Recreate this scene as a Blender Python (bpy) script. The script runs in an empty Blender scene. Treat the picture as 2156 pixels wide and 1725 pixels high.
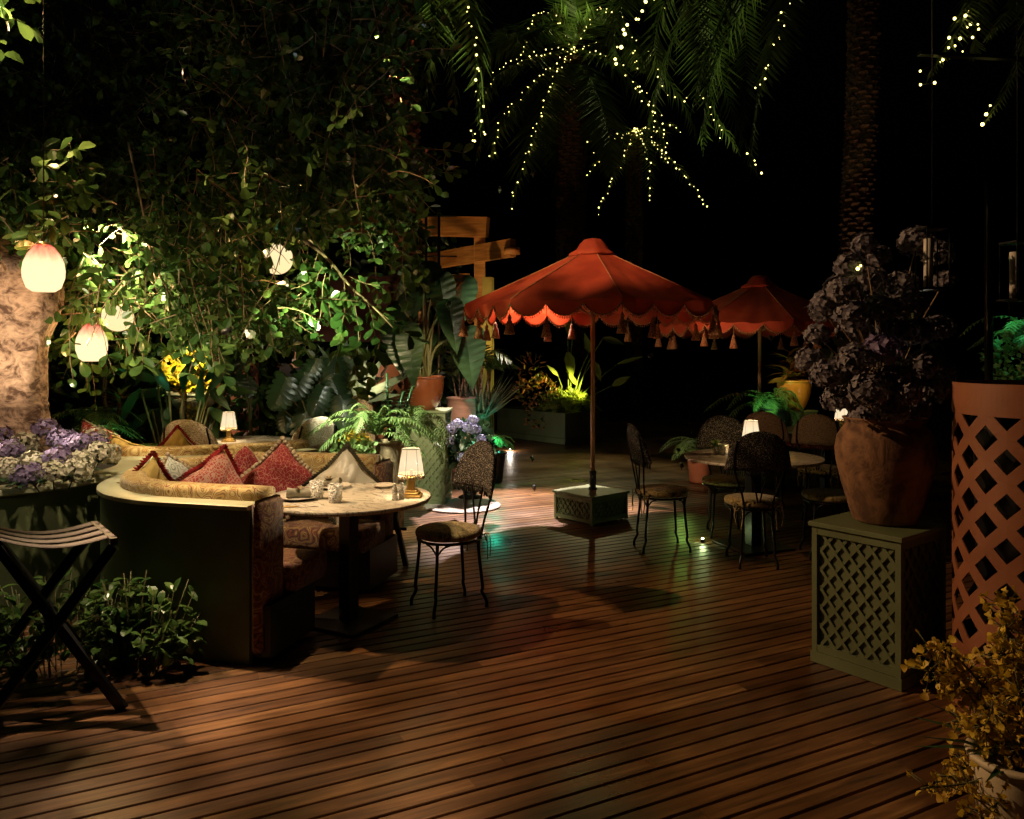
import bpy, math, random
from math import sin, cos, pi, radians, sqrt, atan2
from mathutils import Vector, Matrix, Quaternion
V = Vector
R = random.Random(7)
S = bpy.context.scene
COL = S.collection
S.render.engine = 'CYCLES'
S.cycles.use_denoising = True
S.cycles.max_bounces = 6
S.cycles.diffuse_bounces = 1
S.cycles.transparent_max_bounces = 12
S.cycles.sample_clamp_indirect = 4.0
S.view_settings.view_transform = 'Standard'
S.view_settings.look = 'None'
S.view_settings.exposure = 0.0
S.view_settings.gamma = 1.0
S.view_settings.use_curve_mapping = False

# ------------------------------------------------------------------ camera
cam_d = bpy.data.cameras.new('camera')
cam = bpy.data.objects.new('camera', cam_d); COL.objects.link(cam)
cam.location = (0, 0, 1.6); cam.rotation_euler = (pi/2, 0, 0)
cam_d.sensor_width = 36; cam_d.lens = 36*1650/2156; cam_d.shift_y = -117.5/2156
cam_d.clip_start = .05; cam_d.clip_end = 500
S.camera = cam
def P(px, py, Y):                       # point at distance Y along the view axis
    return V(((px-1078)/1650*Y, Y, 1.6-(py-745)/1650*Y))
def G(px, py, z=0):                     # point on a level plane
    Y = (1.6-z)*1650/(py-745)
    return V(((px-1078)/1650*Y, Y, z))

# ------------------------------------------------------------------ mesh builder
class MB:
    def __init__(s): s.v=[]; s.f=[]; s.m=[]
    def add(s, vs, fs, m=0):
        o=len(s.v); s.v.extend([tuple(a) for a in vs]); s.f.extend([tuple(i+o for i in f) for f in fs]); s.m.extend([m]*len(fs)); return s
    def box(s, c, d, M=None, m=0, bev=0):
        x,y,z=[a/2 for a in d]; c=V(c)
        if bev>0:
            b=min(bev,x*.9,y*.9,z*.9)
            vs=[]
            for zz,ins in ((-z,b),(-z+b,0),(z-b,0),(z,b)):
                X=x-ins; Y=y-ins; cb=b if ins==0 else b*.5
                for (px,py) in ((X,-Y+cb),(X,Y-cb),(X-cb,Y),(-X+cb,Y),(-X,Y-cb),(-X,-Y+cb),(-X+cb,-Y),(X-cb,-Y)):
                    vs.append(V((px,py,zz)))
            fs=[tuple(range(7,-1,-1)), tuple(range(24,32))]
            for r in range(3):
                for i in range(8):
                    j=(i+1)%8; fs.append((r*8+i,r*8+j,r*8+8+j,r*8+8+i))
        else:
            vs=[V((a,b_,c_)) for c_ in (-z,z) for (a,b_) in ((-x,-y),(x,-y),(x,y),(-x,y))]
            fs=[(3,2,1,0),(4,5,6,7),(0,1,5,4),(1,2,6,5),(2,3,7,6),(3,0,4,7)]
        if M is not None: vs=[(M@v) for v in vs]
        return s.add([v+c for v in vs], fs, m)
    def bar(s, a, b, w, h, m=0, up=(0,0,1)):     # box between two points
        a=V(a); b=V(b); d=b-a; L=d.length; d.normalize()
        u=V(up)
        if abs(d.dot(u))>.98: u=V((0,1,0))
        sd=d.cross(u).normalized(); u=sd.cross(d)
        M=Matrix((sd,d,u)).transposed()
        return s.box((a+b)/2,(w,L,h),M,m)
    def tube(s, pts, r, n=6, m=0, cap=True):
        pts=[V(p) for p in pts]; k=len(pts)
        rs=r if isinstance(r,(list,tuple)) else [r]*k
        t0=(pts[1]-pts[0]).normalized()
        u=V((0,0,1)) if abs(t0.z)<.9 else V((1,0,0))
        nrm=(u-t0*u.dot(t0)).normalized()
        vs=[]; fs=[]
        for i,p in enumerate(pts):
            a=pts[max(i-1,0)]; b=pts[min(i+1,k-1)]
            t=(b-a)
            if t.length<1e-9: t=t0
            t=t.normalized()
            nrm=nrm-t*nrm.dot(t)
            nrm=nrm.normalized() if nrm.length>1e-6 else t.orthogonal().normalized()
            bn=t.cross(nrm)
            for j in range(n):
                A=2*pi*j/n
                vs.append(p+(nrm*cos(A)+bn*sin(A))*rs[i])
        for i in range(k-1):
            for j in range(n):
                q=(j+1)%n
                fs.append((i*n+j,i*n+q,(i+1)*n+q,(i+1)*n+j))
        if cap:
            fs.append(tuple(range(n-1,-1,-1))); fs.append(tuple(range((k-1)*n,k*n)))
        return s.add(vs,fs,m)
    def lathe(s, prof, n=32, c=(0,0,0), m=0, f=None, cap=(True,True)):
        vs=[]; fs=[]; c=V(c)
        for (r,z) in prof:
            for j in range(n):
                A=2*pi*j/n; rr=r*(f(A,z) if f else 1)
                vs.append(c+V((rr*cos(A),rr*sin(A),z)))
        k=len(prof)
        for i in range(k-1):
            for j in range(n):
                q=(j+1)%n; fs.append((i*n+j,i*n+q,(i+1)*n+q,(i+1)*n+j))
        if cap[0]: fs.append(tuple(range(n-1,-1,-1)))
        if cap[1]: fs.append(tuple(range((k-1)*n,k*n)))
        return s.add(vs,fs,m)
    def blob(s, c, r, n=8, k=6, m=0, j=0, M=None):
        if not hasattr(r,'__len__'): r=(r,r,r)
        c=V(c); vs=[]; fs=[]
        for i in range(1,k):
            t=pi*i/k
            for q in range(n):
                A=2*pi*q/n; w=1+R.uniform(-j,j)
                v=V((r[0]*sin(t)*cos(A)*w,r[1]*sin(t)*sin(A)*w,-r[2]*cos(t)*w))
                vs.append((M@v if M else v)+c)
        lo=V((0,0,-r[2])); hi=V((0,0,r[2]))
        vs.append((M@lo if M else lo)+c); vs.append((M@hi if M else hi)+c)
        for i in range(k-2):
            for q in range(n):
                w=(q+1)%n; fs.append((i*n+q,i*n+w,(i+1)*n+w,(i+1)*n+q))
        L=len(vs)-2
        for q in range(n):
            w=(q+1)%n; fs.append((L,w,q)); fs.append((L+1,(k-2)*n+q,(k-2)*n+w))
        return s.add(vs,fs,m)
    def leaf(s, p, d, up, L, W, prof=((0,.12),(.3,.8),(.65,1),(.88,.6),(1,.0)), droop=.2, fold=.15, m=0, wave=0):
        p=V(p); d=V(d).normalized(); u=V(up); u=u-d*u.dot(d)
        u=u.normalized() if u.length>1e-5 else d.orthogonal().normalized()
        sd=d.cross(u); vs=[]; fs=[]
        for i,(t,w) in enumerate(prof):
            c=p+d*(L*t)-u*(droop*L*t*t)
            e=w*W/2; l=u*(fold*e*2)
            wz=u*(wave*W*(1 if i%2 else -1))
            vs+= [c-sd*e+l+wz, c, c+sd*e+l+wz]
        for i in range(len(prof)-1):
            a=i*3; fs+=[(a,a+1,a+4,a+3),(a+1,a+2,a+5,a+4)]
        return s.add(vs,fs,m)
    def build(s, name, mat, parent=None, smooth=True, W=False, sharp=None):
        me=bpy.data.meshes.new(name); me.from_pydata(s.v,[],s.f)
        ms=mat if isinstance(mat,(list,tuple)) else [mat]
        for a in ms: me.materials.append(a)
        if len(ms)>1: me.polygons.foreach_set('material_index', s.m)
        if smooth:
            me.polygons.foreach_set('use_smooth',[True]*len(s.f))
            if sharp is not None: me.set_sharp_from_angle(angle=radians(sharp))
        me.update()
        o=bpy.data.objects.new(name,me); COL.objects.link(o)
        if parent is not None:
            o.parent=parent
            if W:
                q=V((0,0,0)); a=parent
                while a is not None: q+=a.location; a=a.parent
                o.location=-q
        return o

def catmull(pts, n):
    pts=[V(p) for p in pts]; P_=[pts[0]*2-pts[1]]+pts+[pts[-1]*2-pts[-2]]; out=[]
    for i in range(1,len(P_)-2):
        a,b,c,d=P_[i-1],P_[i],P_[i+1],P_[i+2]
        for k in range(n):
            t=k/n
            out.append(.5*((2*b)+(c-a)*t+(2*a-5*b+4*c-d)*t*t+(3*b-a-3*c+d)*t*t*t))
    out.append(pts[-1]); return out
def resample(pts, n):
    L=[0]
    for i in range(1,len(pts)): L.append(L[-1]+(pts[i]-pts[i-1]).length)
    out=[]; j=0
    for k in range(n):
        s=L[-1]*k/(n-1)
        while j<len(pts)-2 and L[j+1]<s: j+=1
        q=(s-L[j])/max(L[j+1]-L[j],1e-9); out.append(pts[j].lerp(pts[j+1],min(max(q,0),1)))
    return out, L[-1]

# ------------------------------------------------------------------ objects
def tag(o, label=None, cat=None, group=None, kind=None):
    if label: o['label']=label
    if cat: o['category']=cat
    if group: o['group']=group
    if kind: o['kind']=kind
    return o
def thing(name, label, cat, loc=(0,0,0), rz=0, group=None):
    o=bpy.data.objects.new(name,None); COL.objects.link(o); o.empty_display_size=.1
    o.location=loc; o.rotation_euler=(0,0,rz)
    return tag(o,label,cat,group)
def dup(root, loc, rz, label, group=None, swap=None):
    KIDS={}
    for o in COL.objects:
        if o.parent: KIDS.setdefault(o.parent.name,[]).append(o)
    def cp(o,par):
        c=o.copy(); COL.objects.link(c)
        if par: c.parent=par
        if swap and c.type=='MESH' and swap.get(o.name.split('.')[0]):
            c.material_slots[0].link='OBJECT'; c.material_slots[0].material=swap[o.name.split('.')[0]]
        for k in KIDS.get(o.name,[]): cp(k,c)
        return c
    r=cp(root,None); r.location=loc; r.rotation_euler=(0,0,rz); r['label']=label
    if group: r['group']=group
    return r
def face(dx,dy): return atan2(-dx,dy)

# ------------------------------------------------------------------ materials
def nm(name):
    m=bpy.data.materials.new(name); m.use_nodes=True; nt=m.node_tree
    return m, nt, nt.nodes, nt.links, nt.nodes['Principled BSDF'], nt.nodes['Material Output']
def ramp(n, stops, interp='LINEAR'):
    r=n.new('ShaderNodeValToRGB'); r.color_ramp.interpolation=interp
    e=r.color_ramp.elements
    while len(e)<len(stops): e.new(.5)
    for i,(p,c) in enumerate(stops):
        e[i].position=p; e[i].color=(c[0],c[1],c[2],1)
    return r
def pm(name, c1, c2=None, sc=6, rough=.5, metal=0, bump=0, bsc=40, spec=.5, transl=0, island=False, coat=0, contrast=(.35,.65), aniso=(1,1,1), btype='noise', rvar=0):
    m,nt,n,l,b,out=nm(name)
    tc=n.new('ShaderNodeTexCoord'); mp=n.new('ShaderNodeMapping'); mp.inputs['Scale'].default_value=aniso
    l.new(tc.outputs['Object'],mp.inputs['Vector'])
    if c2 is None: c2=tuple(a*.72 for a in c1)
    if island:
        g=n.new('ShaderNodeNewGeometry'); fac=g.outputs['Random Per Island']
        nz=n.new('ShaderNodeTexNoise'); nz.inputs['Scale'].default_value=sc; l.new(mp.outputs[0],nz.inputs['Vector'])
        mx=n.new('ShaderNodeMath'); mx.operation='ADD'; l.new(fac,mx.inputs[0]); l.new(nz.outputs['Fac'],mx.inputs[1])
        mu=n.new('ShaderNodeMath'); mu.operation='MULTIPLY'; mu.inputs[1].default_value=.5; l.new(mx.outputs[0],mu.inputs[0]); fac=mu.outputs[0]
    else:
        nz=n.new('ShaderNodeTexNoise'); nz.inputs['Scale'].default_value=sc; nz.inputs['Detail'].default_value=6
        l.new(mp.outputs[0],nz.inputs['Vector']); fac=nz.outputs['Fac']
    r=ramp(n,[(contrast[0],c2),(contrast[1],c1)]); l.new(fac,r.inputs[0]); l.new(r.outputs[0],b.inputs['Base Color'])
    b.inputs['Roughness'].default_value=rough; b.inputs['Metallic'].default_value=metal
    b.inputs['Specular IOR Level'].default_value=spec
    if coat: b.inputs['Coat Weight'].default_value=coat; b.inputs['Coat Roughness'].default_value=.15
    if rvar:
        rr=n.new('ShaderNodeMapRange'); rr.inputs['To Min'].default_value=rough-rvar; rr.inputs['To Max'].default_value=rough+rvar
        l.new(fac,rr.inputs['Value']); l.new(rr.outputs[0],b.inputs['Roughness'])
    if bump:
        if btype=='voronoi':
            bz=n.new('ShaderNodeTexVoronoi'); o_=bz.outputs['Distance']
        else:
            bz=n.new('ShaderNodeTexNoise'); bz.inputs['Detail'].default_value=5; o_=bz.outputs['Fac']
        bz.inputs['Scale'].default_value=bsc; l.new(mp.outputs[0],bz.inputs['Vector'])
        bp=n.new('ShaderNodeBump'); bp.inputs['Strength'].default_value=bump; bp.inputs['Distance'].default_value=.01
        l.new(o_,bp.inputs['Height']); l.new(bp.outputs[0],b.inputs['Normal'])
    if transl:
        t=n.new('ShaderNodeBsdfTranslucent'); l.new(r.outputs[0],t.inputs['Color'])
        mx=n.new('ShaderNodeMixShader'); mx.inputs[0].default_value=transl
        l.new(b.outputs[0],mx.inputs[1]); l.new(t.outputs[0],mx.inputs[2]); l.new(mx.outputs[0],out.inputs['Surface'])
    return m
def emi(name,c,s):
    m,nt,n,l,b,out=nm(name); e=n.new('ShaderNodeEmission'); e.inputs[0].default_value=(*c,1); e.inputs[1].default_value=s
    l.new(e.outputs[0],out.inputs['Surface']); return m

def deck_mat():
    m,nt,n,l,b,out=nm('deck_wood')
    tc=n.new('ShaderNodeTexCoord'); g=n.new('ShaderNodeNewGeometry')
    mp=n.new('ShaderNodeMapping'); mp.inputs['Scale'].default_value=(1.2,16,4); l.new(tc.outputs['Object'],mp.inputs['Vector'])
    off=n.new('ShaderNodeVectorMath'); off.operation='ADD'
    cx=n.new('ShaderNodeMath'); cx.operation='MULTIPLY'; cx.inputs[1].default_value=37; l.new(g.outputs['Random Per Island'],cx.inputs[0])
    l.new(mp.outputs[0],off.inputs[0]); l.new(cx.outputs[0],off.inputs[1])
    nz=n.new('ShaderNodeTexNoise'); nz.inputs['Scale'].default_value=2.2; nz.inputs['Detail'].default_value=8; nz.inputs['Roughness'].default_value=.62; nz.inputs['Distortion'].default_value=.6
    l.new(off.outputs[0],nz.inputs['Vector'])
    r1=ramp(n,[(.28,(.040,.019,.007)),(.55,(.145,.073,.027)),(.8,(.29,.17,.07))]); l.new(nz.outputs['Fac'],r1.inputs[0])
    r2=ramp(n,[(0,(.62,.50,.42)),(.35,(.9,.82,.8)),(.7,(1.1,1,.95)),(1,(1.35,1.35,1.3))]); l.new(g.outputs['Random Per Island'],r2.inputs[0])
    mx=n.new('ShaderNodeMix'); mx.data_type='RGBA'; mx.blend_type='MULTIPLY'; mx.inputs[0].default_value=1
    l.new(r1.outputs[0],mx.inputs[6]); l.new(r2.outputs[0],mx.inputs[7])
    st=n.new('ShaderNodeTexNoise'); st.inputs['Scale'].default_value=1.4; st.inputs['Detail'].default_value=5; l.new(tc.outputs['Object'],st.inputs['Vector'])
    r3=ramp(n,[(.35,(.45,.42,.38)),(.6,(1.1,1.08,1.05))]); l.new(st.outputs['Fac'],r3.inputs[0])
    m2=n.new('ShaderNodeMix'); m2.data_type='RGBA'; m2.blend_type='MULTIPLY'; m2.inputs[0].default_value=.8
    l.new(mx.outputs[2],m2.inputs[6]); l.new(r3.outputs[0],m2.inputs[7]); l.new(m2.outputs[2],b.inputs['Base Color'])
    rr=n.new('ShaderNodeMapRange'); rr.inputs['From Min'].default_value=.3; rr.inputs['From Max'].default_value=.7; rr.inputs['To Min'].default_value=.25; rr.inputs['To Max'].default_value=.52
    l.new(st.outputs['Fac'],rr.inputs['Value']); l.new(rr.outputs[0],b.inputs['Roughness'])
    b.inputs['Specular IOR Level'].default_value=.55
    bp=n.new('ShaderNodeBump'); bp.inputs['Strength'].default_value=.25; bp.inputs['Distance'].default_value=.004
    l.new(nz.outputs['Fac'],bp.inputs['Height']); l.new(bp.outputs[0],b.inputs['Normal'])
    return m
def tapestry(name, stops, sc=9, dist=5):
    m,nt,n,l,b,out=nm(name); tc=n.new('ShaderNodeTexCoord')
    nz=n.new('ShaderNodeTexNoise'); nz.inputs['Scale'].default_value=sc*.55; nz.inputs['Detail'].default_value=2
    l.new(tc.outputs['Object'],nz.inputs['Vector'])
    av=n.new('ShaderNodeVectorMath'); av.operation='MULTIPLY_ADD'; av.inputs[1].default_value=(.05*dist,)*3
    l.new(nz.outputs['Color'],av.inputs[0]); l.new(tc.outputs['Object'],av.inputs[2])
    v=n.new('ShaderNodeTexVoronoi'); v.inputs['Scale'].default_value=sc*.75; l.new(av.outputs[0],v.inputs['Vector'])
    mu=n.new('ShaderNodeMath'); mu.operation='MULTIPLY'; mu.inputs[1].default_value=2.6; l.new(v.outputs['Distance'],mu.inputs[0])
    fr=n.new('ShaderNodeMath'); fr.operation='PINGPONG'; fr.inputs[1].default_value=.5; l.new(mu.outputs[0],fr.inputs[0])
    m2=n.new('ShaderNodeMath'); m2.operation='MULTIPLY_ADD'; m2.inputs[1].default_value=1.3; l.new(fr.outputs[0],m2.inputs[0])
    m3=n.new('ShaderNodeMath'); m3.operation='MULTIPLY'; m3.inputs[1].default_value=.35; l.new(nz.outputs['Fac'],m3.inputs[0]); l.new(m3.outputs[0],m2.inputs[2])
    r=ramp(n,stops); l.new(m2.outputs[0],r.inputs[0]); l.new(r.outputs[0],b.inputs['Base Color'])
    b.inputs['Roughness'].default_value=.85; b.inputs['Sheen Weight'].default_value=.3
    f=n.new('ShaderNodeTexNoise'); f.inputs['Scale'].default_value=260; l.new(tc.outputs['Object'],f.inputs['Vector'])
    g=n.new('ShaderNodeTexNoise'); g.inputs['Scale'].default_value=14; l.new(tc.outputs['Object'],g.inputs['Vector'])
    ad=n.new('ShaderNodeMath'); ad.operation='MULTIPLY_ADD'; ad.inputs[1].default_value=.3; l.new(f.outputs['Fac'],ad.inputs[0]); l.new(g.outputs['Fac'],ad.inputs[2])
    bp=n.new('ShaderNodeBump'); bp.inputs['Strength'].default_value=.7; bp.inputs['Distance'].default_value=.012; l.new(ad.outputs[0],bp.inputs['Height']); l.new(bp.outputs[0],b.inputs['Normal'])
    return m
def squiggle(name, base, line, sc=26, th=.055, rand=1.0):
    m,nt,n,l,b,out=nm(name); tc=n.new('ShaderNodeTexCoord')
    nz=n.new('ShaderNodeTexNoise'); nz.inputs['Scale'].default_value=sc*.35; l.new(tc.outputs['Object'],nz.inputs['Vector'])
    av=n.new('ShaderNodeVectorMath'); av.operation='MULTIPLY_ADD'; av.inputs[1].default_value=(.06,.06,.06)
    l.new(nz.outputs['Color'],av.inputs[0]); l.new(tc.outputs['Object'],av.inputs[2])
    v=n.new('ShaderNodeTexVoronoi'); v.feature='DISTANCE_TO_EDGE'; v.inputs['Scale'].default_value=sc; v.inputs['Randomness'].default_value=rand
    l.new(av.outputs[0],v.inputs['Vector'])
    r=ramp(n,[(th,line),(th+.03,base)]); l.new(v.outputs['Distance'],r.inputs[0]); l.new(r.outputs[0],b.inputs['Base Color'])
    b.inputs['Roughness'].default_value=.85; b.inputs['Sheen Weight'].default_value=.2
    bp=n.new('ShaderNodeBump'); bp.inputs['Strength'].default_value=.3; bp.inputs['Distance'].default_value=.004; l.new(nz.outputs['Fac'],bp.inputs['Height']); l.new(bp.outputs[0],b.inputs['Normal'])
    return m
def boucle(name, dark, light, sc=75, th=.32):
    m,nt,n,l,b,out=nm(name); tc=n.new('ShaderNodeTexCoord')
    v=n.new('ShaderNodeTexVoronoi'); v.inputs['Scale'].default_value=sc; l.new(tc.outputs['Object'],v.inputs['Vector'])
    nz=n.new('ShaderNodeTexNoise'); nz.inputs['Scale'].default_value=sc*.8; l.new(tc.outputs['Object'],nz.inputs['Vector'])
    mx=n.new('ShaderNodeMath'); mx.operation='MULTIPLY'; l.new(v.outputs['Distance'],mx.inputs[0]); l.new(nz.outputs['Fac'],mx.inputs[1])
    r=ramp(n,[(th*.35,light),(th*.8,dark)]); l.new(mx.outputs[0],r.inputs[0]); l.new(r.outputs[0],b.inputs['Base Color'])
    b.inputs['Roughness'].default_value=.9
    bp=n.new('ShaderNodeBump'); bp.inputs['Strength'].default_value=.9; bp.inputs['Distance'].default_value=.006; bp.invert=True
    l.new(v.outputs['Distance'],bp.inputs['Height']); l.new(bp.outputs[0],b.inputs['Normal'])
    return m
def marble():
    m,nt,n,l,b,out=nm('marble'); tc=n.new('ShaderNodeTexCoord')
    mp=n.new('ShaderNodeMapping'); mp.inputs['Rotation'].default_value=(0,0,.5); mp.inputs['Scale'].default_value=(1,2.6,1); l.new(tc.outputs['Object'],mp.inputs['Vector'])
    nz=n.new('ShaderNodeTexNoise'); nz.inputs['Scale'].default_value=3.2; nz.inputs['Detail'].default_value=9; nz.inputs['Distortion'].default_value=1.6; nz.inputs['Roughness'].default_value=.6
    l.new(mp.outputs[0],nz.inputs['Vector'])
    r=ramp(n,[(.40,(.62,.57,.46)),(.475,(.60,.55,.44)),(.497,(.16,.15,.13)),(.52,(.6,.55,.45)),(.60,(.70,.65,.54)),(.63,(.3,.28,.24)),(.66,(.68,.63,.53))]); l.new(nz.outputs['Fac'],r.inputs[0])
    l.new(r.outputs[0],b.inputs['Base Color']); b.inputs['Roughness'].default_value=.16
    return m
def bark(name, a, bcol, sc=9, bump=.9, stretch=(1,1,.5)):
    m,nt,n,l,b,out=nm(name); tc=n.new('ShaderNodeTexCoord')
    mp=n.new('ShaderNodeMapping'); mp.inputs['Scale'].default_value=stretch; l.new(tc.outputs['Object'],mp.inputs['Vector'])
    nz=n.new('ShaderNodeTexNoise'); nz.inputs['Scale'].default_value=sc; nz.inputs['Detail'].default_value=10; nz.inputs['Roughness'].default_value=.7; nz.inputs['Distortion'].default_value=.8; l.new(mp.outputs[0],nz.inputs['Vector'])
    v=n.new('ShaderNodeTexVoronoi'); v.inputs['Scale'].default_value=sc*3.2; l.new(mp.outputs[0],v.inputs['Vector'])
    mx=n.new('ShaderNodeMath'); mx.operation='MULTIPLY_ADD'; mx.inputs[1].default_value=.12; l.new(v.outputs['Distance'],mx.inputs[0]); l.new(nz.outputs['Fac'],mx.inputs[2])
    r=ramp(n,[(.47,bcol),(.55,tuple((x+y)/2 for x,y in zip(a,bcol))),(.66,a)]); l.new(mx.outputs[0],r.inputs[0]); l.new(r.outputs[0],b.inputs['Base Color'])
    b.inputs['Roughness'].default_value=.85
    bp=n.new('ShaderNodeBump'); bp.inputs['Strength'].default_value=bump; bp.inputs['Distance'].default_value=.03; l.new(mx.outputs[0],bp.inputs['Height']); l.new(bp.outputs[0],b.inputs['Normal'])
    return m
def glow(name, cols, strength, z0, z1, transp=.45, ribs=0):
    # thin lamp shade lit from inside: emits softly and lets part of the lamp's light out
    m,nt,n,l,b,out=nm(name); tc=n.new('ShaderNodeTexCoord'); sp=n.new('ShaderNodeSeparateXYZ'); l.new(tc.outputs['Object'],sp.inputs[0])
    mr=n.new('ShaderNodeMapRange'); mr.inputs['From Min'].default_value=z0; mr.inputs['From Max'].default_value=z1; l.new(sp.outputs['Z'],mr.inputs['Value'])
    fac=mr.outputs[0]
    if ribs:
        w=n.new('ShaderNodeTexNoise'); w.inputs['Scale'].default_value=30; mp=n.new('ShaderNodeMapping'); mp.inputs['Scale'].default_value=(1,1,.12); mp.inputs['Rotation'].default_value=(0,.5,0)
        l.new(tc.outputs['Object'],mp.inputs[0]); l.new(mp.outputs[0],w.inputs['Vector'])
        ma=n.new('ShaderNodeMath'); ma.operation='MULTIPLY_ADD'; ma.inputs[1].default_value=.35; l.new(w.outputs['Fac'],ma.inputs[0]); 
        sb=n.new('ShaderNodeMath'); sb.operation='SUBTRACT'; sb.inputs[1].default_value=.17; l.new(fac,sb.inputs[0]); l.new(sb.outputs[0],ma.inputs[2]); fac=ma.outputs[0]
    r=ramp(n,cols); l.new(fac,r.inputs[0])
    e=n.new('ShaderNodeEmission'); l.new(r.outputs[0],e.inputs[0]); e.inputs[1].default_value=strength
    t=n.new('ShaderNodeBsdfTransparent'); l.new(r.outputs[0],t.inputs[0])
    mx=n.new('ShaderNodeMixShader'); mx.inputs[0].default_value=transp; l.new(e.outputs[0],mx.inputs[1]); l.new(t.outputs[0],mx.inputs[2])
    l.new(mx.outputs[0],out.inputs['Surface']); return m
def glass():
    m,nt,n,l,b,out=nm('cut_glass'); tc=n.new('ShaderNodeTexCoord')
    b.inputs['Base Color'].default_value=(.9,.9,.85,1); b.inputs['Roughness'].default_value=.08; b.inputs['Specular IOR Level'].default_value=1
    v=n.new('ShaderNodeTexVoronoi'); v.inputs['Scale'].default_value=90; l.new(tc.outputs['Object'],v.inputs[0])
    bp=n.new('ShaderNodeBump'); bp.inputs['Strength'].default_value=1; bp.inputs['Distance'].default_value=.01; l.new(v.outputs['Distance'],bp.inputs['Height']); l.new(bp.outputs[0],b.inputs['Normal'])
    t=n.new('ShaderNodeBsdfTransparent'); t.inputs[0].default_value=(.9,.9,.85,1)
    mx=n.new('ShaderNodeMixShader'); r=ramp(n,[(.25,(.85,.85,.85)),(.5,(.1,.1,.1))]); l.new(v.outputs['Distance'],r.inputs[0]); l.new(r.outputs[0],mx.inputs[0])
    l.new(b.outputs[0],mx.inputs[1]); l.new(t.outputs[0],mx.inputs[2]); l.new(mx.outputs[0],out.inputs['Surface']); return m

M={}
M['deck']=deck_mat()
M['ground']=pm('dark_soil',(.03,.024,.018),(.012,.01,.008),sc=8,rough=.95,bump=.6,bsc=20)
M['green']=pm('green_paint',(.125,.15,.07),(.10,.12,.055),sc=4,rough=.45,bump=.08,bsc=160,rvar=.06)
M['green_in']=pm('green_recess',(.085,.105,.05),sc=5,rough=.6)
M['ledge']=pm('pale_green_ledge',(.50,.50,.34),(.40,.41,.26),sc=5,rough=.35,rvar=.08)
M['tap']=tapestry('tapestry_ochre',[(.14,(.07,.03,.012)),(.24,(.40,.22,.07)),(.40,(.55,.38,.12)),(.50,(.10,.05,.02)),(.56,(.58,.43,.17)),(.74,(.62,.48,.2)),(.82,(.22,.07,.03))],15,1.6)
M['tapdark']=tapestry('tapestry_dark',[(.18,(.02,.012,.01)),(.36,(.22,.05,.02)),(.5,(.10,.05,.03)),(.64,(.42,.24,.08)),(.78,(.06,.02,.015)),(.9,(.36,.12,.05))],12,5)
M['marble']=marble()
M['iron']=pm('black_iron',(.02,.02,.021),rough=.35,metal=.7,bump=.1,bsc=120)
M['black']=pm('black_paint',(.012,.012,.012),rough=.4,bump=.05,bsc=80)
M['bou_k']=boucle('boucle_black',(.012,.011,.011),(.5,.46,.42),130,.24)
M['bou_c']=boucle('boucle_warm_lit',(.42,.33,.24),(.78,.68,.55),110,.5)  # the black chairs' cloth with warm lamp light put into its colour
M['bou_t']=boucle('boucle_amber_lit',(.22,.13,.09),(.42,.28,.2),120,.5)  # same cloth again, amber lamp light put into its colour
M['seat_y']=tapestry('seat_ochre',[(.2,(.10,.07,.02)),(.45,(.36,.27,.09)),(.6,(.5,.4,.16)),(.8,(.2,.13,.05))],16,3)
M['fringe']=pm('fringe_rust',(.30,.06,.03),(.12,.02,.01),sc=60,rough=.9)
M['canvas']=pm('umbrella_canvas',(.60,.075,.022),(.46,.048,.014),sc=5,rough=.75,bump=.15,bsc=4,transl=.18)
M['trim']=pm('tassel_trim',(.55,.26,.10),(.18,.02,.012),sc=120,rough=.9,contrast=(.45,.55))
M['seam']=pm('seam_tape',(.62,.30,.14),(.45,.18,.08),sc=30,rough=.8)
M['wood']=pm('pole_wood',(.50,.25,.11),(.36,.16,.06),sc=5,rough=.4,aniso=(8,8,.6),coat=.2)
M['beam']=pm('pergola_wood',(.45,.22,.07),(.26,.11,.03),sc=3,rough=.6,aniso=(1,1,9),bump=.2,bsc=8)
M['terra']=pm('terracotta_paint',(.33,.125,.058),(.23,.078,.034),sc=3,rough=.5,bump=.06,bsc=90,rvar=.08)
M['jar']=bark('aged_clay',(.24,.12,.055),(.09,.04,.018),sc=7,bump=.35,stretch=(1,1,.7))
M['copper']=pm('glazed_brown_pot',(.20,.065,.025),(.13,.038,.014),sc=3,rough=.22,coat=.5)
M['pink']=pm('pink_clay',(.60,.36,.30),(.45,.24,.20),sc=4,rough=.5,aniso=(1,1,6),bump=.2,bsc=12)
M['cream']=pm('cream_clay',(.62,.53,.36),(.5,.41,.26),sc=5,rough=.6,bump=.1,bsc=40)
M['amber']=pm('amber_glazed_pot',(.62,.30,.05),(.45,.22,.03),sc=5,rough=.22,coat=.3)
M['orange']=pm('orange_clay',(.62,.2,.09),(.5,.14,.06),sc=6,rough=.7,bump=.1,bsc=50)
M['log']=bark('log_planter',(.42,.33,.2),(.16,.11,.06),sc=6,bump=.8,stretch=(1,1,.4))
M['trunk']=bark('tree_bark',(.66,.45,.32),(.13,.07,.045),sc=9,bump=1.0,stretch=(1,1,1.3))
M['palmbark']=bark('palm_bark',(.17,.09,.045),(.03,.015,.008),sc=10,bump=.8)
M['twig']=pm('twig',(.34,.24,.13),(.2,.13,.07),sc=20,rough=.7)
M['leafA']=pm('ficus_leaf',(.12,.21,.05),(.03,.085,.02),sc=3,rough=.24,transl=.28,island=True,contrast=(.25,.75))
M['leafD']=pm('dark_leaf',(.035,.085,.03),(.012,.035,.014),sc=3,rough=.35,transl=.15,island=True,contrast=(.25,.75))
M['palm']=pm('palm_leaf',(.13,.19,.05),(.06,.10,.025),sc=3,rough=.45,transl=.25,island=True,contrast=(.25,.75))
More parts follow.
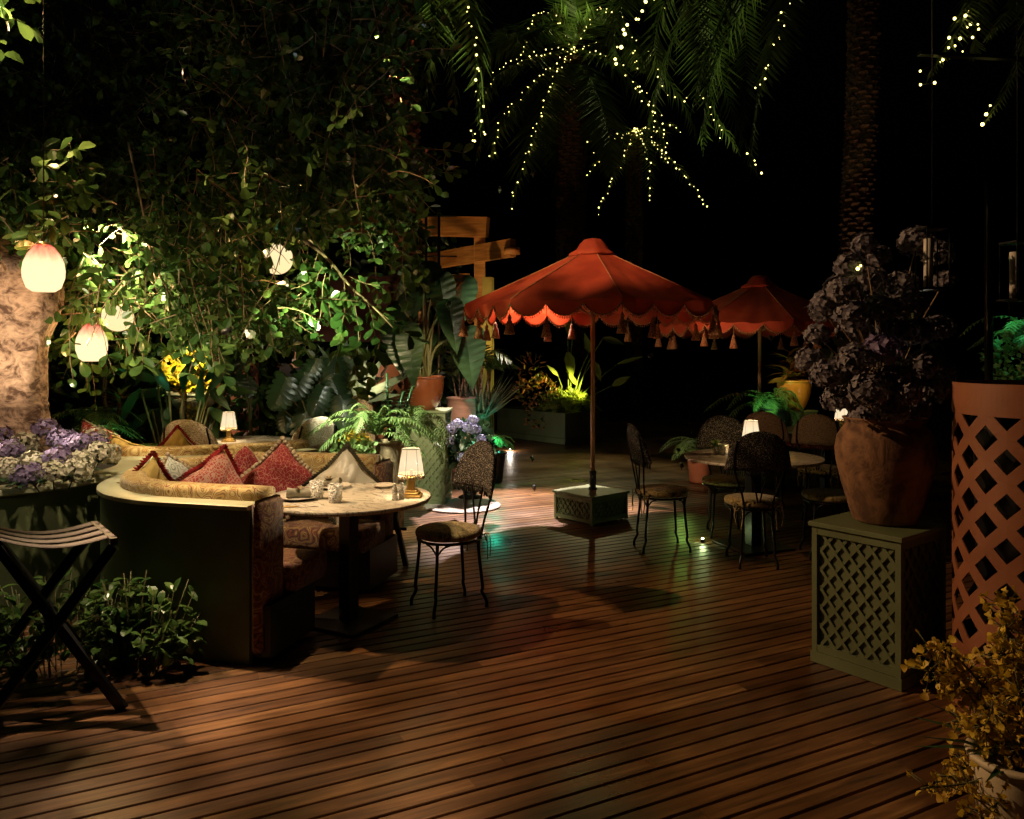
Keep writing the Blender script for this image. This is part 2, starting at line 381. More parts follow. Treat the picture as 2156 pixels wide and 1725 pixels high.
M['fern']=pm('fern_leaf',(.25,.38,.13),(.12,.22,.06),sc=3,rough=.5,transl=.35,island=True,contrast=(.25,.75))
M['big']=pm('broad_leaf',(.028,.06,.022),(.012,.028,.011),sc=3,rough=.3,transl=.2,bump=.3,bsc=14,aniso=(1,1,1))
M['agave']=pm('agave_leaf',(.16,.22,.15),(.08,.13,.08),sc=4,rough=.4,aniso=(1,1,.4))
M['croton']=pm('croton_leaf',(.50,.16,.04),(.14,.16,.03),sc=6,rough=.4,transl=.25,island=True,contrast=(.3,.7))
M['lime']=pm('lime_leaf',(.34,.40,.06),(.18,.26,.04),sc=4,rough=.5,transl=.3,island=True)
M['yellow']=pm('yellow_petal',(.80,.58,.02),(.62,.38,.015),sc=30,rough=.5,transl=.3,island=True)
M['ora']=pm('orchid_petal',(.85,.60,.05),(.50,.30,.03),sc=30,rough=.5,transl=.3,island=True,contrast=(.3,.7))
M['stem']=pm('green_stem',(.12,.12,.04),rough=.5)
M['hyp']=pm('hydrangea_purple',(.30,.23,.38),(.13,.09,.20),sc=5,rough=.6,transl=.25,island=True,contrast=(.25,.75))
M['hyc']=pm('hydrangea_cream',(.62,.56,.46),(.34,.34,.22),sc=5,rough=.6,transl=.25,island=True,contrast=(.25,.75))
M['hyb']=pm('hydrangea_faded',(.27,.24,.25),(.075,.065,.09),sc=3,rough=.7,transl=.15,island=True,contrast=(.25,.75))
M['hyw']=pm('hydrangea_blue',(.34,.35,.50),(.14,.14,.28),sc=5,rough=.6,transl=.25,island=True)
M['brass']=pm('brass',(.62,.40,.12),(.45,.27,.07),sc=8,rough=.3,metal=.85)
M['china']=pm('china',(.75,.70,.6),(.68,.62,.5),sc=4,rough=.2,coat=.4)
M['linen']=pm('linen',(.30,.29,.22),(.2,.19,.14),sc=30,rough=.9,bump=.3,bsc=200)
M['glass']=glass()
M['red_sq']=squiggle('red_scribble_cloth',(.24,.008,.012),(.42,.19,.14),42,.028)
M['red']=pm('red_cloth',(.46,.02,.025),(.28,.01,.014),sc=25,rough=.9,bump=.5,bsc=60)
M['pink_sq']=squiggle('rose_check_cloth',(.42,.06,.045),(.55,.32,.24),46,.10,.25)
M['creamc']=pm('cream_satin',(.58,.54,.44),(.44,.40,.31),sc=4,rough=.42,bump=1.0,bsc=11)
M['leafcloth']=tapestry('leaf_print_cloth',[(.2,(.16,.2,.17)),(.45,(.55,.55,.45)),(.6,(.62,.6,.5)),(.8,(.25,.3,.26))],14,4)
M['pom']=pm('pompom',(.52,.42,.28),(.38,.29,.18),sc=60,rough=1,bump=.6,bsc=150)
M['ruff']=pm('olive_ruffle',(.07,.06,.03),(.03,.025,.015),sc=40,rough=.95,bump=.5,bsc=120)
M['gold_c']=pm('gold_cloth',(.55,.40,.12),(.4,.27,.07),sc=14,rough=.8,bump=.3,bsc=40)
M['skin']=pm('skin',(.50,.27,.19),(.42,.21,.14),sc=8,rough=.5)
M['suit']=pm('dark_suit',(.02,.02,.024),rough=.85)
M['shirt']=pm('white_shirt',(.6,.55,.5),rough=.8)
M['darkred']=pm('dark_red_panel',(.14,.025,.015),(.09,.015,.01),sc=3,rough=.6)
M['stone']=pm('pale_stone',(.36,.33,.30),(.2,.18,.16),sc=40,rough=.8,bump=.3,bsc=90)
M['strap']=pm('tan_strap',(.10,.078,.06),(.07,.052,.04),sc=20,rough=.8)
M['rattan']=squiggle('woven_rattan',(.50,.40,.24),(.14,.10,.06),60,.06,.1)
M['bulb']=emi('bulb',(1,.84,.22),6)
M['wire']=M['black']
# ------------------------------------------------------------------ setting
g=MB().add([(-60,-20,-.12),(60,-20,-.12),(60,120,-.12),(-60,120,-.12)],[(0,1,2,3)])
tag(g.build('ground',M['ground'],smooth=False),kind='structure')
DA=radians(27); rr=random.Random(3)
dk=MB(); pitch=.092
def plank(x0,x1,y,w,dz):
    h=w/2; q=[(-h,-.028),(-h,-.003),(-h+.003,0),(h-.003,0),(h,-.003),(h,-.028)]
    vs=[(x,y+a_,z+dz) for x in (x0,x1) for a_,z in q]
    dk.add(vs,[(i,i+1,i+7,i+6) for i in range(5)]+[(0,1,2,3,4,5)[::-1],(6,7,8,9,10,11)])
for k in range(-30,205):
    y=k*pitch; x=-16+rr.uniform(0,2)
    while x<26:
        L=rr.uniform(2.2,4.6)
        # only planks that lie on the terrace
        cx=(x+L/2)*cos(DA)-y*sin(DA); cy=(x+L/2)*sin(DA)+y*cos(DA)
        if -1.5<cy<19 and abs(cx)<cy*.75+4.2:
            plank(x+.0008,x+L-.0008,y,pitch-.0108,rr.uniform(-.0008,.0008))
        x+=L
o=dk.build('deck',M['deck'],smooth=False); o.rotation_euler=(0,0,DA); tag(o,kind='structure')

# ------------------------------------------------------------------ lattice boxes
def lattice(mb, M4, w, h, p, sw, t, m=0):
    """diagonal strips over a w x h panel lying in the local XZ plane, facing -Y"""
    k=1.25
    for fam in (1,-1):
        lift=0 if fam==1 else .0018
        c=-w/2-h/k-p
        while c<w/2+h/k+p:
            # line x = c + fam*(z)/k
            pts=[]
            za,zb=0,h
            xa=c+fam*za/k if fam==1 else c-za/k+h/k*0; xb=c+fam*zb/k
            A=V((c,0,0)); B=V((c+fam*h/k,0,h))
            # clip in x
            d=B-A; t0,t1=0,1
            for lo,hi in ((-w/2,w/2),):
                ta=(lo-A.x)/d.x; tb=(hi-A.x)/d.x
                if ta>tb: ta,tb=tb,ta
                t0=max(t0,ta); t1=min(t1,tb)
            if t1-t0>.03:
                a=A+d*t0; b=A+d*t1; n=V((d.z,0,-d.x)).normalized()*sw/2
                q=[]
                for yy in (0,-t-lift):
                    for v in (a-n,b-n,b+n,a+n): q.append(M4@V((v.x,yy,v.z)))
                mb.add(q,[(4,5,6,7),(0,4,7,3),(1,2,6,5),(0,1,5,4),(3,7,6,2)],m)
            c+=p
def lattice_box(name,label,cat,loc,rz,w,d,h,p,sw=.016,group=None,top='ledge',foot=True):
    root=thing(name,label,cat,loc,rz,group)
    core=MB().box((0,0,h/2),(w-.05,d-.05,h-.03)); core.build('core',M['green'],root,smooth=False)
    fr=MB(); pn=MB(); z0=.06 if foot else .02; z1=h-.03; fw=.028
    for i,(ww,dd) in enumerate(((w,d),(d,w),(w,d),(d,w))):
        A=i*pi/2; Rm=Matrix.Rotation(A,4,'Z'); 
        Mx=Rm@Matrix.Translation((0,-dd/2+.0245,z0+.035))
        lattice(pn,Mx,ww-2*fw-.002,z1-z0-.07,p,sw,.0125)
        for zc,hh in ((z0+.0175,.035),(z1-.0175,.035)):
            fr.add([Rm@(V((x,y,z))+V((0,-dd/2+.013,zc))) for z in(-hh/2,hh/2) for x,y in((-ww/2+fw,-.013),(ww/2-fw,-.013),(ww/2-fw,.012),(-ww/2+fw,.012))],
                   [(0,1,5,4),(4,5,6,7),(0,3,2,1),(2,3,7,6)])
    for sx in(-1,1):
        for sy in(-1,1):
            fr.box((sx*(w/2-fw/2+.0015),sy*(d/2-fw/2+.0015),h/2-.01),(fw,fw,h-.03))
    if foot: fr.box((0,0,.03),(w+.014,d+.014,.056))
    pn.build('lattice_panel',M['green'],root,smooth=False); fr.build('frame',M['green'],root,smooth=False)
    MB().box((0,0,h-.0125),(w+.03,d+.03,.025),bev=.003).build('top',M[top],root,smooth=False)
    return root
lattice_box('lattice_plinth','tall olive lattice plinth carrying the big clay jar of faded hydrangeas','plinth',(1.885,4.035,0),radians(37.3),.46,.46,.73,.078,group='green lattice plinths',top='green')
lattice_box('lattice_plinth','green lattice plinth under the shiny brown pot, behind the small table lamp','plinth',(-.95,8.5,0),radians(-3),.52,.5,1.0,.075,group='green lattice plinths',top='green')
lattice_box('lattice_plinth','dim green lattice plinth under the cream trough of yellow orchids','plinth',(-3.55,8.7,0),radians(8),.7,.5,1.0,.09,group='green lattice plinths',top='green')

# ------------------------------------------------------------------ banquettes
def rounded(o0,o1,z0,z1,r,n=3):
    out=[]
    for cx,cz,a0 in ((o0+r,z0+r,pi),(o1-r,z0+r,1.5*pi),(o1-r,z1-r,0),(o0+r,z1-r,.5*pi)):
        for i in range(n+1):
            A=a0+i*pi/2/n; out.append((cx+r*cos(A),cz+r*sin(A)))
    return out
def sweep(mb,frames,prof,wob=0):
    k=len(prof); vs=[]; fs=[]
    for i,(p,nrm) in enumerate(frames):
        for (o,z) in prof: vs.append((p.x+nrm.x*o,p.y+nrm.y*o,z+(wob*sin(i*1.9) if z>.5 else 0)))
    for i in range(len(frames)-1):
        for j in range(k):
            q=(j+1)%k; fs.append((i*k+j,(i+1)*k+j,(i+1)*k+q,i*k+q))
    fs.append(tuple(range(k))); L=(len(frames)-1)*k; fs.append(tuple(range(L+k-1,L-1,-1)))
    mb.add(vs,fs); return mb
def U_frames(Rd,L,seg=28,ext=0):
    f=[]
    for i in range(5): f.append((V((L+ext-(L+ext)*i/4,-Rd,0)),V((0,1,0))))
    for i in range(1,seg):
        A=-pi/2-pi*i/seg; f.append((V((Rd*cos(A),Rd*sin(A),0)),V((-cos(A),-sin(A),0))))
    for i in range(5): f.append((V(((L+ext)*i/4,Rd,0)),V((0,-1,0))))
    return f
def banquette(root,fr,frs):
    sweep(MB(),fr,[(0,0),(.035,0),(.035,.795),(0,.795)]).build('back_wall',M['green'],root,sharp=40)
    sweep(MB(),fr,[(-.02,.795),(-.02,.816),(-.015,.82),(.15,.82),(.15,.795)]).build('ledge',M['ledge'],root,sharp=40)
    sweep(MB(),fr,rounded(.105,.25,.40,.885,.035),.002).build('back_cushion',M['tap'],root)
    sweep(MB(),frs,rounded(.252,.64,.30,.45,.04),.002).build('seat_cushion',M['tapdark'],root)
    sweep(MB(),frs,[(.036,.03),(.50,.03),(.50,.298),(.036,.298)]).build('seat_base',M['black'],root,sharp=40)
def end_panel(root,x,y,L=.06):
    MB().box((x,y,.44),(L,.262,.80),bev=.029).build('end_panel',M['tapdark'],root)
bq=thing('curved_banquette','horseshoe banquette with olive back wall and ochre tapestry, wrapped round the marble table','banquette',(-1.645,5.0,0),radians(-14.5),group='curved banquettes')
banquette(bq,U_frames(.87,.53),U_frames(.87,.53,ext=.1))
end_panel(bq,.56,-.745); end_panel(bq,.56,.745)
def arc_frames(Rd,a0,a1,n):
    return [(V((Rd*cos(radians(a0+(a1-a0)*i/n)),Rd*sin(radians(a0+(a1-a0)*i/n)),0)),V((-cos(radians(a0+(a1-a0)*i/n)),-sin(radians(a0+(a1-a0)*i/n)),0))) for i in range(n+1)]
bq2=thing('curved_banquette','wide ochre banquette behind the first, seen as a long yellow rim','banquette',(-2.9,7.6,0),0,group='curved banquettes')
banquette(bq2,arc_frames(1.75,190,318,44),arc_frames(1.75,190,318,44))

from mathutils import noise as NZ
# ------------------------------------------------------------------ cushions
def pillow(name,label,loc,size,th,mat,rot,edge=None,emat=None,group='scatter cushions on the banquettes'):
    root=thing(name,label,'cushion',loc,0,group); root.rotation_euler=rot
    n=18; mb=MB(); vs=[]; fs=[]
    r_=random.Random(hash(label)%999 if False else len(label)*7+int(size*1000))
    ph=[r_.uniform(0,6) for _ in range(4)]
    for sgn in (1,-1):
        for i in range(n+1):
            for j in range(n+1):
                u=-1+2*i/n; w=-1+2*j/n
                pin=1-.10*(1-abs(u))**1*abs(w)**2; pin2=1-.10*(1-abs(w))*abs(u)**2
                x=u*size/2*pin2; z=w*size/2*pin
                h=(max(0,(1-u**2))*max(0,(1-w**2)))**.42*th/2
                h*=1+.10*sin(5*u+ph[0]+3*w)+.08*sin(7*w+ph[1]-3*u)
                q_=V((x*9+ph[0],sgn*2,z*9)); nv=NZ.noise_vector(q_)
                fl=min(1,h/(th*.25))
                x+=nv.x*.016; z+=nv.z*.016-.03*(1-abs(u))*max(0,w)*0
                vs.append((x,sgn*(h+.001)+nv.y*.014+.03*sin(2.2*u+ph[2])*w*.6+fl*.006*sin(14*u+9*w+ph[3]),z))
    st=(n+1)**2
    for s_ in (0,1):
        for i in range(n):
            for j in range(n):
                a=s_*st+i*(n+1)+j; q=(a,a+1,a+n+2,a+n+1)
                fs.append(q if s_ else q[::-1])
    mb.add(vs,fs).build('cushion_cover',mat,root)
    e=MB(); H=size/2
    per=[]
    for k in range(4):
        for t in range(14):
            q=-1+2*t/14; x,z=((q,-1),(1,q),(-q,1),(-1,-q))[k]; b=.93 if abs(q)<.9 else 1
            sx=(1-.08*(1-abs(z if abs(x)==1 else x))) 
            per.append(V((x*H*sx,0,z*H*sx)))
    if edge=='pom':
        for p in per: e.blob(p*1.05,size*.045,7,5,j=.15)
        e.build('pompom_trim',emat,root)
    elif edge=='ruffle':
        vs=[];fs=[]; N=len(per)*3
        for i in range(N):
            a=per[(i//3)%len(per)]; b=per[(i//3+1)%len(per)]; p=a.lerp(b,(i%3)/3)
            w=[p, p*1.07+V((0,.016*(1 if i%2 else -1),0)), p*1.15+V((0,.028*(1 if i%2 else -1)+r_.uniform(-.01,.01),0))]
            vs+=w
        for i in range(N):
            q=(i+1)%N
            for k in range(2): fs.append((i*3+k,q*3+k,q*3+k+1,i*3+k+1))
        e.add(vs,fs).build('ruffle_trim',emat,root)
    elif edge=='cord':
        e.tube(per+[per[0]],size*.022,6).build('cord_trim',emat,root)
    return root
D=pi/4
pillow('scatter_cushion','crimson cushion with cream scribble pattern and beige pompom edge',(-1.60,5.40,.71),.41,.15,M['red_sq'],(radians(-14),D,radians(-6)),'pom',M['pom'])
pillow('scatter_cushion','plain cream satin cushion with dark olive ruffle, nearest the plinth',(-1.14,5.32,.69),.38,.15,M['creamc'],(radians(-16),D,radians(-14)),'ruffle',M['ruff'])
pillow('scatter_cushion','red ruffled cushion with rose netting, middle of the nearer banquette',(-2.0,5.28,.69),.38,.15,M['pink_sq'],(radians(-8),D+.25,radians(35)),'ruffle',M['red'])
pillow('scatter_cushion','crimson and cream cushion folded behind the red ruffled one',(-1.86,5.46,.71),.35,.12,M['red_sq'],(radians(-8),D,radians(12)),'cord',M['pom'])
pillow('scatter_cushion','grey leaf print cushion with beige pompom edge',(-2.2,5.16,.68),.36,.12,M['leafcloth'],(radians(-10),D-.2,radians(42)),'pom',M['pom'])
pillow('scatter_cushion','gold and red cushion slumped at the rounded end of the nearer banquette',(-2.27,4.86,.72),.35,.13,M['gold_c'],(radians(10),D+.1,radians(65)),'ruffle',M['red'])
pillow('scatter_cushion','red patterned cushion lying low on the nearer seat',(-1.93,4.62,.60),.30,.13,M['red_sq'],(radians(-55),.5,radians(150)),'pom',M['pom'])
pillow('scatter_cushion','yellow cushion with red ruffle in front of the cream chair back',(-2.68,6.30,.80),.29,.13,M['gold_c'],(radians(8),D,radians(4)),'ruffle',M['red'])
pillow('scatter_cushion','red cushion with white braid beside the hydrangeas and tree trunk',(-3.36,6.33,.85),.34,.13,M['red_sq'],(radians(8),D-.4,radians(-8)),'cord',M['pom'])
pillow('scatter_cushion','low gold cushion lying on the farther banquette rim',(-3.06,6.24,.74),.34,.14,M['gold_c'],(radians(8),.3,radians(-6)),'cord',M['gold_c'])

# ------------------------------------------------------------------ tables
def make_table(label,loc,r):
    t=thing('round_table',label,'table',loc,0,'round marble tables')
    MB().lathe([(r*.97,-.012),(r-.004,-.010),(r,-.004),(r,.006),(r-.004,.012),(r*.96,.0135)],72,(0,0,.7365)).build('tabletop',M['marble'],t,sharp=35)
    MB().box((0,0,.37),(.085,.085,.7),bev=.004).box((0,0,.715),(.34,.34,.012)).build('column',M['black'],t,smooth=False)
    MB().box((0,0,.012),(.42,.42,.016),bev=.003).build('base_plate',M['black'],t,smooth=False)
    return t
tb=make_table('round marble table set with plates, glasses and a fringed lamp by the nearer banquette',(-.975,4.68,0),.49)
tb.rotation_euler=(0,0,radians(-28))
tb2=dup(tb,(2.0,6.5,0),radians(20),'round marble table under the farther umbrella ringed by chairs')
tb2.scale=(1.14,1.14,1)
tb3=dup(tb,(3.5,8.75,0),.3,'marble table mostly hidden behind the clay jar, beyond the amber-lit chairs')
tb4=dup(tb,(-2.62,7.65,0),.3,'marble table beyond the farther banquette with a fringed lamp')
tb4['label']='marble table behind the farther banquette rim'

# ------------------------------------------------------------------ bistro chairs
def make_chair(label,loc,rz,bm,sm=None):
    sm=sm or M['seat_y']
    t=thing('bistro_chair',label,'chair',loc,rz,'wrought iron bistro chairs')
    prof=[(.06,.447),(.185,.45),(.205,.462),(.21,.482),(.2,.498),(.16,.508),(.06,.512)]
    MB().lathe(prof,40,f=lambda A,z:1+.012*sin(A*16)).build('seat_cushion',sm,t)
    ring=[V((.195*cos(a*pi/18),.195*sin(a*pi/18),.44)) for a in range(37)]
    MB().tube(ring,.009,6,cap=False).build('seat_frame',M['iron'],t)
    for a in (50,130,-55,-125):
        A=radians(a); c,s_=cos(A),sin(A)
        def q(r,z): return V((r*c,r*s_,z))
        lg=MB().tube(catmull([q(.188,.44),q(.19,.36),q(.205,.22),q(.215,.13),q(.21,.10),q(.238,.045),q(.24,.004)],3),[.0105]*18+[.013],6)
        for da in (-1,1):
            B=A+da*.42
            lg.tube(catmull([V((.192*cos(B),.192*sin(B),.432)),V((.19*cos(A+da*.2),.19*sin(A+da*.2),.415)),q(.192,.365)],4),.006,5)
        lg.build('leg',M['iron'],t)
    bf=MB()
    for sx in (-1,1):
        bf.tube(catmull([V((sx*.10,-.175,.43)),V((sx*.12,-.19,.55)),V((sx*.185,-.215,.76)),V((sx*.17,-.25,.96))],5),.0075,6)
        bf.tube(catmull([V((0,-.195,.44)),V((sx*.02,-.20,.56)),V((sx*.075,-.215,.78)),V((sx*.06,-.25,.95))],5),.0065,6)
        sc=[]
        for i in range(15):
            a=i*.42; r=.034*(1-i/20); sc.append(V((sx*(.058+r*cos(a+2.2)),-.20,.475+r*sin(a+2.2))))
        bf.tube(sc,.005,5)
        sc=[]
        for i in range(12):
            a=i*.42; r=.024*(1-i/18); sc.append(V((sx*(.15+r*cos(a+.6)),-.15,.455+r*sin(a+.6))))
        bf.tube(sc,.005,5)
    bf.build('back_frame',M['iron'],t)
    n=18; k=7; mb=MB(); vs=[]; fs=[]
    def pt(u,v,sg):
        top=.285*max(0,1-abs(u)**2.3)**.55+.012
        x=u*.245; z=.735+v*top
        e=(1-abs(u)**4)*(1-abs(2*v-1)**4); th=.007+.013*max(e,0)**.5
        return V((x,-.222-.16*(z-.735)+.9*x*x+sg*th,z))
    for sg in (1,-1):
        for i in range(n+1):
            for j in range(k+1): vs.append(pt(-1+2*i/n,j/k,sg))
    st=(n+1)*(k+1)
    for s_ in (0,1):
        for i in range(n):
            for j in range(k):
                a=s_*st+i*(k+1)+j; q_=(a,a+1,a+k+2,a+k+1); fs.append(q_ if s_==0 else q_[::-1])
    for i in range(n):
        for j in (0,k):
            a=i*(k+1)+j; fs.append((a,a+k+1,a+k+1+st,a+st) if j==0 else (a,a+st,a+k+1+st,a+k+1))
    for i in (0,n):
        for j in range(k):
            a=i*(k+1)+j; fs.append((a,a+1,a+1+st,a+st) if i else (a,a+st,a+1+st,a+1))
    mb.add(vs,fs).build('backrest',bm,t)
    fg=MB()
    for i in range(34):
        u=-.97+1.94*i/33; p=pt(u,0,0)+V((0,0,.004)); l=.035+.012*abs(sin(i*1.3))
        fg.tube([p,p+V((R.uniform(-.004,.004),R.uniform(-.006,.006),-l))],[.004,.0055],4)
    fg.build('fringe',M['fringe'] if bm is not M['bou_k'] else M['black'],t)
    for sx in (-1,1):
        tie=MB(); b=V((sx*.13,-.18,.46))
        tie.tube(catmull([b,b+V((sx*.03,-.02,.01)),b+V((sx*.05,-.02,-.05)),b+V((sx*.035,-.025,-.13))],4),.004,4)
        tie.tube(catmull([b,b+V((sx*.05,.01,.02)),b+V((sx*.035,.0,-.03)),b],4),.004,4)
        tie.tube(catmull([b,b+V((-sx*.01,-.03,-.04)),b+V((0,-.03,-.16))],4),.004,4)
        tie.build('ribbon_tie',sm,t)
    return t
ck=make_chair('black and cream boucle chair with ochre seat, alone right of the nearer marble table',(-.40,4.95,0),face(-.84,-.55),M['bou_k'])
dup(ck,(1.23,6.42,0),face(1,.12),'black boucle chair seen edge-on beside the umbrella block')
dup(ck,(1.84,6.0,0),face(.06,1),'black boucle chair with its back to the camera at the farther table')
dup(ck,(1.90,6.95,0),face(-.12,-1),'black boucle chair half hidden behind the glowing lamp of the farther table')
dup(ck,(2.52,6.22,0),face(-1,.1),'chair whose back hides behind the clay jar, ochre seat showing')
cc=make_chair('warm-lit boucle chair seen square on, behind the yellow and red cushion',(-2.80,7.06,0),face(.1,1),M['bou_c']); cc.scale=(1.12,1.12,1.0)
dup(cc,(-1.98,7.25,0),face(-.8,.55),'warm-lit boucle chair turned sideways at the end of the farther banquette')
ct=make_chair('amber-lit boucle chair just behind the glowing lamp of the farther table',(2.58,7.96,0),face(.45,1),M['bou_t'])
dup(ct,(3.0,7.62,0),face(.5,.9),'amber-lit boucle chair with rust fringe between the lamp and clay jar')
dup(ct,(-3.95,12.6,0),face(-.6,-.8),'dim tan chair far off beside the lattice cylinder and monstera')
dup(ck,(-6.9,9.6,0),face(.8,.5),'dark chair back in the gloom just right of the tree trunk')
# plain dark side chair far off
sd=thing('side_chair','plain dark wooden side chair in front of the far lattice cylinder','chair',(-3.62,10.2,0),radians(10))
MB().box((0,0,.62),(.42,.42,.05),bev=.01).build('seat',M['darkred'],sd)
for sx in(-1,1):
    for sy in(-1,1): MB().bar((sx*.18,sy*.18,0),(sx*.17,sy*.17,.6),.035,.035).build('leg',M['black'],sd,smooth=False)
MB().bar((-.18,.2,.6),(-.18,.24,1.15),.03,.03).bar((.18,.2,.6),(.18,.24,1.15),.03,.03).bar((-.2,.24,1.1),(.2,.24,1.1),.03,.07).bar((-.2,.22,.85),(.2,.22,.85),.02,.04).build('backrest',M['black'],sd,smooth=False)

# ------------------------------------------------------------------ umbrellas
def make_umbrella(label,loc,rz,Rr=1.25,zr=2.07,za=2.66,grp='orange umbrellas'):
    t=thing('garden_umbrella',label,'umbrella',loc,rz,grp)
    cn=MB(); ns=24; nt=8; vr=MB(); fr=MB(); tas=[]
    for k in range(8):
        A=k*pi/4; B=A+pi/4
        a=V((cos(A),sin(A),0)); b=V((cos(B),sin(B),0)); vs=[];fs=[]
        for i in range(nt+1):
            q=.12+.88*i/nt
            for j in range(ns+1):
                s_=j/ns; p=a.lerp(b,s_)*Rr*q
                sag=-.05*sin(pi*s_)*q*(1-abs(2*q-1)**3*.5)
                wr=.007*sin(7*s_*pi+k*2+q*3)*q**2+.005*sin(13*s_+q*9+k)*q
                vs.append((p.x,p.y,za-(za-zr)*q**.96+sag+wr))
        for j in range(ns+1):     # valance, three scallops per panel
            s_=j/ns; p=a.lerp(b,s_)*Rr; u=abs(sin(3*pi*s_))
            zz=zr-.035*0
            vs.append((p.x*1.004,p.y*1.004,zr-.045-.105*u**.75-.03*sin(pi*s_)*0))
        for i in range(nt+1):
            for j in range(ns):
                c=i*(ns+1)+j; fs.append((c,c+1,c+ns+2,c+ns+1))
        cn.add(vs,fs)
        edge=[V(v) for v in vs[-(ns+1):]]
        fr.tube([p*1.0+V((p.x*.004,p.y*.004,0)) for p in edge],.008,5)
        for j in range(0,ns*2+1):
            p=edge[min(j//2,ns)].lerp(edge[min(j//2+(j%2),ns)],.5 if j%2 else 0)
            fr.tube([p,p+V((0,0,-.022)),p+V((0,0,-.03))],[.002,.005,.003],4)
        tas.append(a*Rr*1.01); tas.append(a.lerp(b,1/3)*Rr*1.0)
    cn.build('canopy',M['canvas'],t,sharp=60)
    for k in range(8):
        A=k*pi/4; MB().tube([V((Rr*q*cos(A),Rr*q*sin(A),za-(za-zr)*q**.96+.003)) for q in (.12,.3,.5,.7,.85,1.0)],.0045,5).build('seam',M['seam'],t)
    fr.build('fringe_trim',M['trim'],t)
    for i,p in enumerate(tas):
        m_=MB(); z=zr-.05; l=.10 if i%2==0 else .13
        p=V((p.x,p.y,0))
        m_.tube([p+V((0,0,z)),p+V((0,0,z-l))],.003,4)
        m_.lathe([(.004,.01),(.02,-.02),(.013,-.045),(.024,-.055),(.028,-.075),(.034,-.11),(.048,-.16),(.038,-.165)],12,p+V((0,0,z-l+.01)),f=lambda A,zz:1+(.14*sin(A*6) if zz<-.06 else 0))
        m_.build('tassel',M['trim'],t)
    # vent cap
    cap=MB(); n=32
    cap.lathe([(.205,0),(.20,.02),(.155,.06),(.12,.12),(.08,.16),(.012,.172)],n,(0,0,za-.105),f=lambda A,z:(1+.16*cos(A*4)**2*(1 if z<.05 else .3)))
    cap.build('vent_cap',M['canvas'],t)
    MB().lathe([(.01,0),(.022,.012),(.026,.03),(.014,.05),(.004,.055)],12,(0,0,za+.015)).build('finial',M['wood'],t)
    MB().tube([(0,0,.34),(0,0,za)],.0215,14).build('pole',M['wood'],t)
    for k in range(8):
        A=k*pi/4
        MB().tube([V((.02*cos(A),.02*sin(A),za-.04)),V((.97*Rr*cos(A),.97*Rr*sin(A),zr-.0))],.007,5).build('rib',M['wood'],t)
        MB().tube([V((.03*cos(A),.03*sin(A),1.98)),V((.5*Rr*cos(A),.5*Rr*sin(A),(za+zr)/2-.03))],.006,5).build('strut',M['wood'],t)
    MB().lathe([(.045,.275),(.04,.29),(.032,.30),(.032,.42),(.036,.43),(.036,.455),(.026,.46)],20).box((.045,0,.40),(.03,.02,.025)).build('socket',M['black'],t,sharp=40)
    MB().tube(catmull([V((-.03,-.01,.62)),V((-.028,-.012,1.2)),V((-.022,-.012,1.9))],6),.002,4).build('cord',M['twig'],t)
    return t
# octagon corner nearest the camera sits 5 degrees right of the pole
u1=make_umbrella('large orange scalloped umbrella with tassels standing in the open deck',(.79,7.66,0),radians(-90+5))
u2=dup(u1,(3.16,10.0,0),radians(-90-1),'farther orange umbrella partly behind the faded hydrangeas')
u2.scale=(1.02,1.02,.955)
for o_,l,ps in (('umbrella_block','green lattice weight block under the nearer orange umbrella',(.765,7.60)),('umbrella_block','green weight block under the farther umbrella, behind the chairs',(3.14,10.0))):
    lattice_box(o_,l,'umbrella base',(ps[0],ps[1],0),radians(40.9),.5,.5,.275,.062,.009,group='umbrella weight blocks',top='green',foot=False)

# ------------------------------------------------------------------ table lamps
def make_lamp(label,loc):
    t=thing('table_lamp',label,'lamp',loc,0,'fringed table lamps')
    MB().box((0,0,.008),(.125,.125,.016),bev=.003).box((0,0,.023),(.10,.10,.014),bev=.003).box((0,0,.036),(.075,.075,.012),bev=.003).build('base',M['brass'],t,smooth=False)
    MB().box((0,0,.08),(.046,.046,.076),bev=.003).tube([(0,0,.118),(0,0,.16)],.008,8).build('stem',M['brass'],t,smooth=False)
    sh=MB().lathe([(.073,.135),(.0745,.14),(.052,.282),(.0525,.286)],40,cap=(False,False),f=lambda A,z:1+.012*abs(sin(A*6)))
    sh.build('shade',SHADE,t)
    tr=MB()
    for z,r in ((.137,.0755),(.285,.0535)):
        tr.tube([V((r*cos(a*pi/16),r*sin(a*pi/16),z)) for a in range(33)],.0025,5,cap=False)
    for k in range(6):
        A=k*pi/3+.2; tr.tube([V((.0755*cos(A),.0755*sin(A),.137)),V((.054*cos(A),.054*sin(A),.285))],.0011,4)
    tr.build('shade_trim',M['linen'],t)
    fr=MB()
    for k in range(30):
        A=k*pi/15; p=V((.076*cos(A),.076*sin(A),.133)); fr.tube([p,p+V((0,0,-.018)),p+V((0,0,-.028))],[.002,.006,.002],5)
    fr.build('fringe',M['pom'],t)
    return t
SHADE=glow('lamp_shade',[(0,(1,.80,.50)),(.5,(1,.84,.58)),(1,(.95,.74,.45))],1.15,.13,.29,.35)
zt=.7505
LAMPS=[]
l1=make_lamp('fringed cream lamp with brass base on the nearer marble table',(-.60,4.66,zt)); LAMPS.append(l1)
for loc,lab in (((2.02,6.62,zt),'small cream lamp glowing on the table under the farther umbrella'),((3.62,8.6,zt),'far small lamp glimpsed beside the clay jar'),((-2.74,7.58,zt),'cream lamp with white fringe above the farther banquette rim')):
    LAMPS.append(dup(l1,loc,.3,lab))

